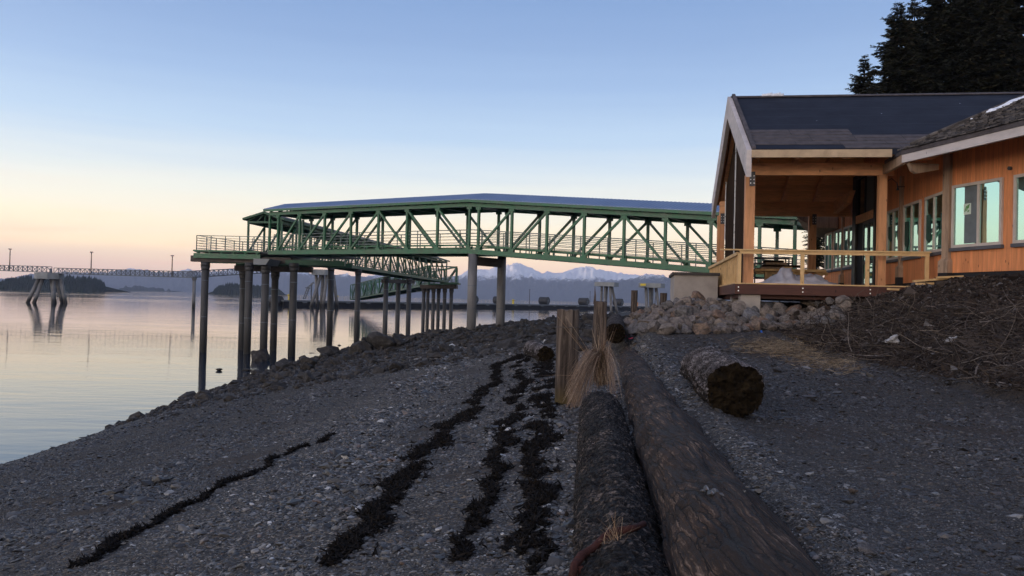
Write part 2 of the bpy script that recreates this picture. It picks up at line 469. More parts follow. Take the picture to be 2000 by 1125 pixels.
def mat_ground():
    t = NT('gravel_and_soil'); p = t.world()
    warp = t.noise(p, 3.0, 3, out='Color')
    wv = t.n('ShaderNodeVectorMath'); wv.operation = 'MULTIPLY_ADD'; t.l(warp, wv.inputs[0]); wv.inputs[1].default_value = (0.10, 0.10, 0.10); t.l(p, wv.inputs[2])
    ps = t.n('ShaderNodeMapping'); t.l(wv.outputs[0], ps.inputs[0]); ps.inputs['Scale'].default_value = (1.0, 1.35, 1.0)
    pv = ps.outputs[0]
    c1 = t.voro(pv, 30, 'Color'); d1 = t.voro(pv, 30)
    c2 = t.voro(pv, 13, 'Color'); d2 = t.voro(pv, 13)
    big = t.noise(p, 0.45, 5)
    med = t.noise(p, 2.2, 6)
    s1 = t.n('ShaderNodeSeparateColor'); t.l(c1, s1.inputs[0]); s2 = t.n('ShaderNodeSeparateColor'); t.l(c2, s2.inputs[0])
    g1 = t.ramp(s1.outputs[0], [(0.0, (0.020, 0.021, 0.024)), (0.45, (0.060, 0.062, 0.070)), (0.8, (0.13, 0.13, 0.14)), (0.97, (0.38, 0.37, 0.36))])
    g2 = t.ramp(s2.outputs[1], [(0.0, (0.022, 0.023, 0.026)), (0.5, (0.075, 0.077, 0.085)), (0.9, (0.17, 0.165, 0.165)), (1.0, (0.3, 0.24, 0.19))])
    grav = t.mix(t.ramp(s2.outputs[2], [(0.55, 0.0), (0.6, 1.0)]), g1, g2)
    grav = t.mix(t.ramp(big, [(0.38, 0.55), (0.62, 0.0)]), grav, (0.05, 0.048, 0.05))
    grav = t.mix(t.ramp(med, [(0.5, 0.0), (0.75, 0.5)]), grav, (0.05, 0.045, 0.044))
    dark = t.ramp(t.noise(p, 7, 8, 0.7), [(0.3, (0.012, 0.008, 0.005)), (0.55, (0.044, 0.029, 0.019)), (0.8, (0.105, 0.075, 0.055))])
    wetc = t.ramp(t.noise(p, 5, 8, 0.7), [(0.3, (0.016, 0.014, 0.012)), (0.7, (0.055, 0.048, 0.042))])
    grav = t.mix(1.0, grav, (1.0, 0.88, 0.70), 'MULTIPLY')
    grav = t.mix(t.math('MULTIPLY', t.attr('dirt'), 0.85), grav, t.mix(med, (0.018, 0.0145, 0.012), (0.062, 0.052, 0.043)))
    ws = t.attr('wet'); ss = t.attr('soil')
    col = t.mix(ws, grav, wetc); col = t.mix(ss, col, dark)
    h = t.math('ADD', t.math('MULTIPLY', d1, -0.6), t.math('MULTIPLY', d2, -0.8))
    h2 = t.math('ADD', h, t.math('MULTIPLY', t.noise(p, 5, 7, 0.7), 1.2))
    return t.done(col, t.mix(ws, (0.85, 0.85, 0.85), (0.5, 0.5, 0.5)), t.bump(h2, 0.9, 0.035), spec=0.3)


M['ground'] = mat_ground()


def mat_stone(name, stops, rough=0.75, spec=0.3, sc=25):
    t = NT(name); rp = t.n('ShaderNodeNewGeometry').outputs['Random Per Island']
    c = t.ramp(rp, stops); n = t.noise(t.world(), sc, 4)
    c = t.mix(t.attr('dirt'), c, t.mix(0.70, c, (0.026, 0.021, 0.0175)))
    c = t.mix(t.ramp(n, [(0.35, 0.45), (0.65, 0.0)]), c, (0.03, 0.03, 0.033))
    return t.done(c, rough, t.bump(n, 0.3, 0.01), spec=spec)


M['stones'] = mat_stone('beach_pebbles', [(0.0, (0.016, 0.0145, 0.013)), (0.35, (0.042, 0.038, 0.033)), (0.65, (0.105, 0.096, 0.085)), (0.88, (0.25, 0.232, 0.208)),
                                          (0.95, (0.14, 0.085, 0.055)), (0.965, (0.16, 0.155, 0.15)), (0.985, (0.55, 0.53, 0.50))], 0.5, 0.45)
M['clods'] = mat_stone('soil_clods', [(0.0, (0.012, 0.008, 0.006)), (0.6, (0.040, 0.027, 0.019)), (0.93, (0.085, 0.065, 0.052)), (1.0, (0.18, 0.17, 0.17))], 0.95, 0.1)


def mat_boulder(name, cols, dark=0.5):
    t = NT(name); v = t.coord(); oi = t.n('ShaderNodeObjectInfo').outputs['Random']
    base = t.ramp(oi, cols)
    n = t.noise(v, 2.2, 8, 0.65, 0.4); f = t.noise(v, 9, 8, 0.7)
    c = t.mix(t.ramp(n, [(0.38, 0.75), (0.58, 0.0)]), base, (0.07, 0.062, 0.058))
    c = t.mix(t.ramp(f, [(0.55, 0.0), (0.75, 0.55)]), c, (0.46, 0.42, 0.38))
    c = t.mix(t.ramp(t.voro(v, 3.2, feature='DISTANCE_TO_EDGE'), [(0.0, dark), (0.05, 0.0)]), c, (0.04, 0.036, 0.034))
    return t.done(c, 0.85, t.bump(t.math('ADD', n, t.math('MULTIPLY', f, 0.6)), 0.9, 0.08), spec=0.25)


M['riprap'] = mat_boulder('riprap_stone', [(0.0, (0.17, 0.16, 0.155)), (0.3, (0.24, 0.20, 0.17)), (0.55, (0.30, 0.235, 0.18)), (0.75, (0.20, 0.20, 0.21)), (0.93, (0.27, 0.20, 0.15)), (1.0, (0.26, 0.16, 0.11))])
M['shorerock'] = mat_boulder('shore_rock', [(0.0, (0.026, 0.023, 0.02)), (0.6, (0.05, 0.044, 0.039)), (0.95, (0.09, 0.084, 0.08))])
t = NT('shore_rock_dark'); v = t.coord(); n = t.noise(v, 3, 8, 0.65)
M['shorerock'] = t.done(t.ramp(n, [(0.3, (0.012, 0.011, 0.010)), (0.55, (0.04, 0.035, 0.031)), (0.8, (0.10, 0.092, 0.085))]), 0.8, t.bump(n, 0.9, 0.08), spec=0.3)


def mat_bark(name, lo, mid, hi, plates, grain, crack=0.05, top=None, cell=0.22):
    """plates: scale of the bark plates, grain: scale of the fibre, both in the log's own axes (it lies along y)"""
    t = NT(name); hgt = t.attr('ridge'); v = t.coord()
    wn = t.n('ShaderNodeVectorMath'); wn.operation = 'MULTIPLY_ADD'
    t.l(t.noise(v, 6, 4, 0.6, out='Color'), wn.inputs[0]); wn.inputs[1].default_value = (0.05, 0.09, 0.05); t.l(v, wn.inputs[2])
    m1 = t.n('ShaderNodeMapping'); t.l(wn.outputs[0], m1.inputs[0]); m1.inputs['Scale'].default_value = plates
    m2 = t.n('ShaderNodeMapping'); t.l(wn.outputs[0], m2.inputs[0]); m2.inputs['Scale'].default_value = grain
    ed = t.voro(m1.outputs[0], 1.0, feature='DISTANCE_TO_EDGE'); ce = t.voro(m1.outputs[0], 1.0, 'Color')
    sc_ = t.n('ShaderNodeSeparateColor'); t.l(ce, sc_.inputs[0])
    g = t.noise(m2.outputs[0], 1.0, 6, 0.65); big = t.noise(v, 2.4, 5, 0.6)
    g = t.ramp(g, [(0.34, 0.0), (0.66, 1.0)])
    k = t.math('ADD', t.math('MULTIPLY', hgt, 0.30), t.math('ADD', t.math('MULTIPLY', g, 0.62), t.math('MULTIPLY', sc_.outputs[0], cell)))
    c = t.ramp(k, [(0.20, lo), (0.52, mid), (0.86, hi)])
    c = t.mix(t.ramp(big, [(0.42, 0.75), (0.6, 0.0)]), c, scal(lo, 1.3))
    if top:
        ge = t.n('ShaderNodeNewGeometry'); sp = t.n('ShaderNodeSeparateXYZ'); t.l(ge.outputs['Normal'], sp.inputs[0]); so_ = t.n('ShaderNodeSeparateXYZ'); t.l(v, so_.inputs[0])
        kk = t.math('ADD', sp.outputs['Z'], t.math('MULTIPLY', t.math('SUBTRACT', big, 0.5), 1.6))
        dk = t.math('MULTIPLY', t.ramp(kk, [(0.0, 0.0), (0.22, 1.0)]), t.ramp(t.math('MULTIPLY_ADD', so_.outputs['Y'], 0.3), [(0.0, 1.0), (1.0, 1.0)]))
        c = t.mix(dk, t.ramp(g, [(0.35, (0.010, 0.007, 0.004)), (0.7, top)]), c)
    cr = t.ramp(ed, [(0.0, 1.0), (crack, 0.0)])
    c = t.mix(cr, c, scal(lo, 0.35))
    h = t.math('ADD', t.math('MULTIPLY', cr, -1.0), t.math('ADD', g, t.math('MULTIPLY', sc_.outputs[1], 0.35)))
    return t.done(c, t.ramp(g, [(0.3, 0.6), (0.7, 0.95)]), t.bump(h, 1.0, 0.035), spec=0.3)


M['bark_dark'] = mat_bark('charred_bark', (0.004, 0.0027, 0.0018), (0.028, 0.018, 0.0115), (0.44, 0.35, 0.29), (8, 19, 8), (22, 44, 22), 0.15)
M['bark_brown'] = mat_bark('brown_log_wood', (0.014, 0.0075, 0.0042), (0.098, 0.054, 0.030), (0.48, 0.34, 0.25), (13, 0.6, 13), (42, 1.5, 42), 0.06, cell=0.08)
M['bark_grey'] = mat_bark('grey_bark', (0.018, 0.013, 0.011), (0.07, 0.05, 0.042), (0.30, 0.25, 0.22), (7, 16, 7), (24, 40, 24), 0.10)
M['bark_pale'] = mat_bark('pale_rotten_bark', (0.035, 0.022, 0.015), (0.33, 0.265, 0.235), (0.70, 0.63, 0.60), (16, 8, 16), (60, 14, 60), 0.10, top=(0.06, 0.038, 0.022))
t = NT('rotten_log_end'); v = t.coord(); n = t.noise(v, 9, 8, 0.7); hl = t.voro(v, 17)
M['logend'] = t.done(t.mix(t.ramp(hl, [(0.16, 1.0), (0.3, 0.0)]), t.ramp(n, [(0.32, (0.005, 0.0032, 0.0015)), (0.55, (0.017, 0.011, 0.005)), (0.8, (0.05, 0.035, 0.017))]), (0.003, 0.002, 0.0015)), 0.95, t.bump(t.math('ADD', n, hl), 1.0, 0.06), spec=0.1)


def mat_post():
    t = NT('weathered_post'); v = t.coord((1, 1, 0.09)); g = t.noise(v, 11, 8, 0.65, 0.8)
    b = t.noise(t.coord((1, 1, 0.35)), 3.0, 5)
    c = t.ramp(g, [(0.32, (0.010, 0.0075, 0.006)), (0.48, (0.062, 0.046, 0.036)), (0.72, (0.21, 0.165, 0.13))])
    c = t.mix(t.ramp(b, [(0.52, 0.0), (0.68, 0.75)]), c, (0.075, 0.042, 0.024))
    sp = t.n('ShaderNodeSeparateXYZ'); t.l(t.coord(), sp.inputs[0])
    c = t.mix(t.ramp(sp.outputs['Z'], [(0.02, 0.65), (0.33, 0.0)]), c, (0.085, 0.062, 0.018))
    return t.done(c, 0.85, t.bump(g, 1.0, 0.03), spec=0.2)


M['post'] = mat_post()
M['seaweed'] = mat_stone('dried_seaweed', [(0.0, (0.003, 0.0025, 0.002)), (0.7, (0.008, 0.006, 0.0045)), (1.0, (0.022, 0.015, 0.009))], 0.95, 0.08)
M['straw'] = mat_stone('dead_grass', [(0.0, (0.05, 0.03, 0.018)), (0.35, (0.22, 0.13, 0.075)), (0.7, (0.40, 0.26, 0.155)), (1.0, (0.62, 0.48, 0.33))], 0.7, 0.3)
M['straw_ground'] = mat_stone('flattened_straw', [(0.0, (0.10, 0.07, 0.04)), (0.7, (0.26, 0.19, 0.12)), (1.0, (0.45, 0.36, 0.25))], 0.8, 0.2)
M['twig'] = mat_stone('bare_twigs', [(0.0, (0.022, 0.016, 0.013)), (0.6, (0.075, 0.056, 0.043)), (0.9, (0.17, 0.135, 0.11)), (1.0, (0.32, 0.27, 0.23))], 0.8, 0.2)
M['needles'] = mat_stone('spruce_needles', [(0.0, (0.012, 0.015, 0.007)), (0.5, (0.03, 0.034, 0.014)), (0.85, (0.055, 0.052, 0.022)), (1.0, (0.085, 0.06, 0.026))], 0.75, 0.15)
M['trunk'] = mat_var('spruce_trunk', (0.05, 0.038, 0.03), 0.9, 5, 0.4, 0.6)
M['rustcable'] = mat_var('rusty_cable', (0.055, 0.02, 0.015), 0.85, 14, 0.5, 0.8, 60, spec=0.2)


def mat_plastic():
    t = NT('plastic_sheet'); n = t.noise(t.coord(), 4, 5)
    t.b.inputs['Transmission Weight'].default_value = 0.15
    return t.done(t.ramp(n, [(0.3, (0.42, 0.42, 0.47)), (0.7, (0.66, 0.64, 0.68))]), 0.35, t.bump(t.noise(t.coord(), 12, 4), 0.4, 0.03))


M['plastic'] = mat_plastic()


def mat_water():
    t = NT('calm_water'); p = t.world()
    mp_ = t.n('ShaderNodeMapping'); t.l(p, mp_.inputs[0]); mp_.inputs['Scale'].default_value = (0.35, 1.0, 1.0); mp_.inputs['Rotation'].default_value = (0, 0, math.radians(12))
    n1 = t.noise(mp_.outputs[0], 1.3, 4, 0.5); n2 = t.noise(mp_.outputs[0], 0.22, 3, 0.5)
    patch = t.noise(t.world((0.006, 0.02, 1)), 1.0, 4)
    h = t.math('ADD', t.math('MULTIPLY', n1, t.ramp(patch, [(0.4, 0.5), (0.65, 1.0)])), t.math('MULTIPLY', n2, 2.0))
    t.b.inputs['IOR'].default_value = 1.333
    return t.done((0.014, 0.026, 0.045), t.ramp(patch, [(0.42, 0.02), (0.66, 0.09)]), t.bump(h, 0.16, 0.10), spec=0.5)


M['water'] = mat_water()


def mat_mountain():
    t = NT('snowy_mountain'); p = t.world((0.004, 0.004, 0.004)); g = t.n('ShaderNodeNewGeometry')
    sp = t.n('ShaderNodeSeparateXYZ'); t.l(g.outputs['Position'], sp.inputs[0])
    n = t.noise(p, 1.1, 8, 0.62); n2 = t.noise(p, 6.0, 6, 0.65)
    k = t.math('ADD', sp.outputs['Z'], t.math('MULTIPLY', t.math('SUBTRACT', n, 0.5), 170.0))
    k = t.math('ADD', k, t.math('MULTIPLY', t.math('SUBTRACT', n2, 0.5), 130.0))
    r = t.n('ShaderNodeMapRange'); t.l(k, r.inputs['Value']); r.inputs['From Min'].default_value = 195; r.inputs['From Max'].default_value = 235
    c = t.mix(r.outputs[0], (0.022, 0.028, 0.030), (0.86, 0.87, 0.9))
    return t.done(c, 0.9, t.bump(t.noise(p, 3, 8, 0.6), 0.6, 60.0), spec=0.1)


M['mountain'] = mat_mountain()
M['forest'] = mat_var('far_forest', (0.014, 0.022, 0.014), 0.95, 0.01, 0.4, 0.0, spec=0.0)


# ------------------------------------------------------------------ ground, water, mountains, islands, haze
def zg(x, y, detail=True):
    x = np.asarray(x, float); y = np.asarray(y, float)
    Xl = 0.72 + 0.105 * np.clip(y, -50, 24) + 0.16 * np.clip(y - 24, 0, 36) + 1.45 * np.clip(y - 60, 0, 1e9)
    Xs = -13.0 - 0.3 * np.sin(y * 0.21) + 1.25 * np.clip(y - 72, 0, 1e9) - 0.2 * np.clip(10 - y, 0, 500)
    zt = -1.68 + 0.02 * np.clip(y, 4, 30) + 0.012 * np.clip(y - 30, 0, 30)
    f = (x - Xs) / np.maximum(Xl - Xs, 6)
    pw = 0.86 - 0.22 * sst(15, 48, y)
    zb = np.where(f > 0, WATER_Z + (zt - WATER_Z) * np.clip(f, 0, 1) ** pw, WATER_Z + np.clip((x - Xs) * 0.2, -6, 0))
    zr = -1.30 + 0.28 * sst(8, 17, y) + 0.42 * sst(15.5, 20, y)
    k = sst(-0.15, 0.55, x - Xl)
    z = zb * (1 - k) + np.maximum(zr, zt) * k
    z = z + 0.16 * np.exp(-((x - Xl - 0.42) / 0.38) ** 2) * (1 - sst(11, 18, y)) * (y > 0)      # gravel banked against the long log
    # bank under the lodge and its riprap face
    lx = 2.3 + 0.06 * np.clip(y - 19, 0, 1e9) + 0.36 * np.clip(y - 24.5, 0, 1e9)
    rip = sst(19.3, 24.0, y) * sst(lx, lx + 2.6, x)
    z = z + rip * (-0.10 + 0.16 * sst(24.0, 25.2, y) - z) * (1 - 0.9 * sst(36, 48, y) * (1 - sst(9, 20, x)))
    # dark soil heap against the wing
    d = np.clip((x - 6.55 - 0.10 * np.clip(14 - y, -3, 6)) / 4.6, 0, 1)
    m = (d ** 0.85) * sst(21.9, 21.2, y - 0.0 + 0.04 * (11 - x))
    m2 = np.clip((x - 8.4) / 3.0, 0, 1) * sst(21.0, 21.9, y)
    heap = np.maximum(z, -1.12 + 0.2 * sst(14, 19, y) + 1.67 * m)
    z = np.where((y < 21.9), np.where(d > 0, heap, z), np.where((m2 > 0) & (y < 24), np.maximum(z, 0.05 + 0.62 * m2), z))
    z = z + np.clip(x - 16, 0, 400) * 0.05 * sst(0, 20, y + 20)
    # rocky spit at the foot of the walkway pier
    z = z + 0.22 * np.exp(-(((x + 3) / 7.5) ** 2 + ((y - 49) / 7.0) ** 2)) * (f > 0)
    if detail:
        soil = sst(0.02, 0.18, d) * (y < 23)
        far = sst(26, 45, y)
        z = z + 0.035 * fbm(x * 0.9, y * 0.9, 3, 4) + soil * 0.075 * fbm(x * 1.7, y * 1.7, 11, 5, 0.6) + far * 0.14 * fbm(x * 0.6, y * 0.6, 21, 4, 0.6) * (z > -4.2)
    return z


def zg1(x, y): return float(zg(np.array([x]), np.array([y]))[0])


def hit(px, py, lo=3.0, hi=150.0):
    """where a sight line meets the ground (marching on the height function)"""
    d = ray(px, py); Y = np.exp(np.linspace(math.log(lo), math.log(hi), 900)); s = Y / d.y
    x = d.x * s; z = d.z * s; g = zg(x, Y, False)
    i = np.argmax(z < g)
    if not (z < g).any(): i = len(Y) - 1
    return Vector((x[i], Y[i], g[i]))


def soilmask(x, y):
    d = np.clip((x - 6.55 - 0.10 * np.clip(14 - y, -3, 6)) / 4.6, 0, 1)
    d2 = d + 0.05 * fbm(x * 0.8, y * 0.8, 5, 4)
    return sst(-0.005, 0.06, d2) * (y < 24) * (x < 40)


ya = np.concatenate([-np.linspace(400, 12, 20), np.linspace(-10, 2.5, 20), np.exp(np.linspace(math.log(3.0), math.log(130), 520)), np.linspace(140, 700, 20)])
tx = np.linspace(-1, 1, 561); xa = 40 * (0.42 * tx + 0.58 * tx ** 3)
xa = np.concatenate([[-500, -200, -90, -60], xa, [45, 55, 75, 120, 250, 700]])
GX, GY = np.meshgrid(xa, ya); GZ = zg(GX, GY)
ny, nx = GX.shape
V = np.stack([GX, GY, GZ], -1).reshape(-1, 3)
idx = np.arange(ny * nx).reshape(ny, nx)
F = np.stack([idx[:-1, :-1], idx[:-1, 1:], idx[1:, 1:], idx[1:, :-1]], -1).reshape(-1, 4)
ground = mesh_np('ground', V, F, M['ground'], smooth=True); tag(ground, kind='structure')
attr(ground.data, 'soil', soilmask(GX, GY).ravel())
def dirtmask(x, y, z):
    Xl = 0.72 + 0.105 * np.clip(y, -50, 24)
    n = fbm(x * 0.55, y * 0.55, 51, 5, 0.6); n2 = fbm(x * 1.6, y * 1.6, 61, 4, 0.6)
    side = sst(0.1, 1.0, x - Xl) * (0.78 + 0.5 * n + 0.35 * n2)
    side = side + 0.45 * sst(6.8, 9.5, y + 1.2 * n) * sst(0.1, 1.0, x - Xl)
    low = sst(-2.2, -3.3, z + 0.5 * n) * 0.95 + 0.25 * sst(0.05, 0.5, n) + 0.2 * sst(0.1, 0.5, n2)
    band = 0.3 * sst(0.2, 0.7, np.sin(z * 9.0 + 3 * n))
    return np.clip(np.where(x > Xl + 0.3, side, low + band), 0, 1)


attr(ground.data, 'dirt', dirtmask(GX, GY, GZ).ravel())
wetv = np.maximum(sst(-3.3, -4.35, GZ + 0.25 * fbm(GX * 0.5, GY * 0.5, 9)) * 0.75, sst(26, 40, GY) * sst(9, 5, GX) * 0.85)
attr(ground.data, 'wet', wetv.ravel())

wb = MB(); wb.add([(-11000, -9000, WATER_Z), (11000, -9000, WATER_Z), (11000, 11000, WATER_Z), (-11000, 11000, WATER_Z)], [(0, 1, 2, 3)])
wo = wb.build('water', M['water']); tag(wo, kind='structure')


def ridge(name, prof, Y, depth, seed, m, rough=0.35, step=2.0, extra=0.0):
    xs = np.arange(prof[0][0], prof[-1][0] + step, step)
    top = np.interp(xs, [p[0] for p in prof], [p[1] for p in prof])
    hz = 560.0 + 0.0242 * xs
    H = (hz - top) * Y / FPX
    H = H * (1 + 0.05 * fbm(xs / 22.0, xs * 0 + 1.5, seed, 4, 0.6)) + (hz - top > 3) * 14 * fbm(xs / 6.0, xs * 0, seed + 7, 3)
    D = np.linspace(-1, 1, 60)
    XX, DD = np.meshgrid(xs, D)
    HH = np.interp(xs, xs, H)[None, :].repeat(60, 0)
    n = fbm(XX / 16.0, DD * 5.0, seed + 20, 5, 0.55); n2 = fbm(XX / 40.0, DD * 2.2, seed + 31, 4)
    p = np.clip(1 - np.abs(DD) ** (1.15), 0, 1)
    sh = p + rough * n * (np.abs(DD) > 0.02) * np.abs(DD) ** 0.6 * (1 - np.abs(DD)) * 2.0 + 0.25 * n2 * np.abs(DD) * (1 - np.abs(DD)) * 2
    Z = np.minimum(HH * np.clip(sh, 0, 1.0), HH) - (1 - p) * 4 - 6
    YY = Y + DD * depth + n2 * depth * 0.15
    X = (XX - 1000) / FPX * YY
    V = np.stack([X, YY, Z], -1).reshape(-1, 3); a = np.arange(V.shape[0]).reshape(60, len(xs))
    F = np.stack([a[:-1, :-1], a[:-1, 1:], a[1:, 1:], a[1:, :-1]], -1).reshape(-1, 4)
    o = mesh_np(name, V, F, m, smooth=True); tag(o, kind='structure')
    return o


PROF = [(-700, 540), (-200, 536), (-60, 545), (20, 542), (60, 534), (110, 530), (150, 531), (206, 530), (245, 525), (275, 524), (300, 530), (330, 531), (370, 525), (400, 531), (440, 526), (470, 521),
        (500, 524), (540, 527), (575, 526), (600, 532), (640, 537), (670, 533), (700, 541), (730, 536), (770, 528), (800, 534), (840, 545), (880, 541), (905, 530), (925, 525), (960, 523),
        (985, 519), (1000, 514), (1010, 513), (1030, 519), (1045, 525), (1058, 533), (1068, 530), (1080, 533), (1095, 529), (1115, 525), (1127, 519), (1150, 520), (1170, 525),
        (1185, 527), (1215, 533), (1250, 538), (1300, 542), (1400, 548), (1500, 552), (1700, 545), (2200, 560)]
ridge('mountains', PROF, 9000, 1700, 3, M['mountain'])
ridge('mountains', [(1120, 589), (1160, 574), (1190, 559), (1215, 546), (1245, 538), (1265, 533), (1290, 536), (1325, 545), (1400, 560), (1500, 590), (1560, 598)], 7000, 1000, 13, M['mountain'], 0.3)
ridge('hills', [(200, 566), (230, 559), (262, 556), (300, 560), (350, 567), (380, 571)], 4200, 300, 17, M['forest'], 0.2)
# unseen ridge added at the left to keep the low sun off the bay
yy = np.linspace(-8800, 10900, 150)
PH = 470 + 35 * fbm(yy / 2500.0, yy * 0, 41, 4)
V = []
for i, y_ in enumerate(yy):
    V += [(-9000, y_, -10), (-8000, y_, PH[i]), (-7000, y_, -10)]
F = [(3 * i + j, 3 * i + j + 1, 3 * i + j + 4, 3 * i + j + 3) for i in range(len(yy) - 1) for j in (0, 1)]
tag(mesh_np('hills', V, F, M['forest']), kind='structure')


def island(prof, Y, seed):
    rr = random.Random(seed); mb = MB()
    xs = np.arange(prof[0][0], prof[-1][0], 1.0); sc = Y / FPX
    tops = np.interp(xs, [p[0] for p in prof], [p[1] for p in prof])
    # the land
    for D, kk in ((0, 1),):
        vs = []
        for x, t_ in zip(xs, tops):
            h = max((560 + 0.0242 * x - t_) * sc, 0); X = (x - 1000) * sc
            vs += [(X, Y - 60 - h, WATER_Z - 1), (X, Y - 10, WATER_Z + (h - 4) * 0.72 + 0.5), (X, Y + 120, WATER_Z - 1)]
        n = len(xs)
        mb.add(vs, [(3 * i + j, 3 * i + j + 1, 3 * i + j + 4, 3 * i + j + 3) for i in range(n - 1) for j in (0, 1)])
    # the wood on it
    for i in range(1500):
        x = rr.uniform(xs[0] + 1, xs[-1] - 1); t_ = float(np.interp(x, xs, tops)); h = (560 + 0.0242 * x - t_) * sc
        if h < 3: continue
        s_ = rr.random(); yb = Y - 60 - h + (50 + h) * s_; zb = WATER_Z + (h - 4) * 0.72 * s_ - 2
        ht = min((h * 0.28 + 8) * rr.uniform(0.75, 1.12), h + 2); r = ht * rr.uniform(0.2, 0.32); X = (x - 1000) * sc * (yb / Y)
        ps = [(X + r * math.cos(a) * rr.uniform(.7, 1.2), yb + r * math.sin(a), zb + ht * 0.1) for a in (0, 1.3, 2.5, 3.8, 5)]
        mb.add(ps + [(X, yb, zb + ht)], [(k, (k + 1) % 5, 5) for k in range(5)])
    o = mb.build('island', M['forest'], None, fix=False); tag(o, kind='structure')


island([(-90, 566), (-40, 556), (0, 545), (25, 538), (55, 535), (90, 534), (130, 534), (175, 536), (195, 541), (203, 548), (206, 562)], 1400, 5)
island([(413, 569), (420, 561), (430, 554), (443, 550), (455, 550), (470, 552), (490, 553), (520, 556), (545, 562), (560, 572)], 1700, 8)

hz = MB(); hz.box(-11500, 11500, -9500, 11300, -14, 525)
ho = hz.build('haze', bpy.data.materials.new('air_haze')); tag(ho, kind='stuff'); hm = ho.data.materials[0]; hm.use_nodes = True
hm.node_tree.nodes.clear(); oo = hm.node_tree.nodes.new('ShaderNodeOutputMaterial'); pvn = hm.node_tree.nodes.new('ShaderNodeVolumePrincipled')
pvn.inputs['Color'].default_value = (0.70, 0.78, 1.0, 1); pvn.inputs['Density'].default_value = 0.92e-4; pvn.inputs['Anisotropy'].default_value = 0.0
hm.node_tree.links.new(pvn.outputs[0], oo.inputs['Volume'])
# ------------------------------------------------------------------ green covered walkways
GD = Vector((0.84, -0.545, 0)).normalized(); GN = Vector((0.545, 0.84, 0)).normalized()
G0 = Vector((-2.54, 47.2, 0))


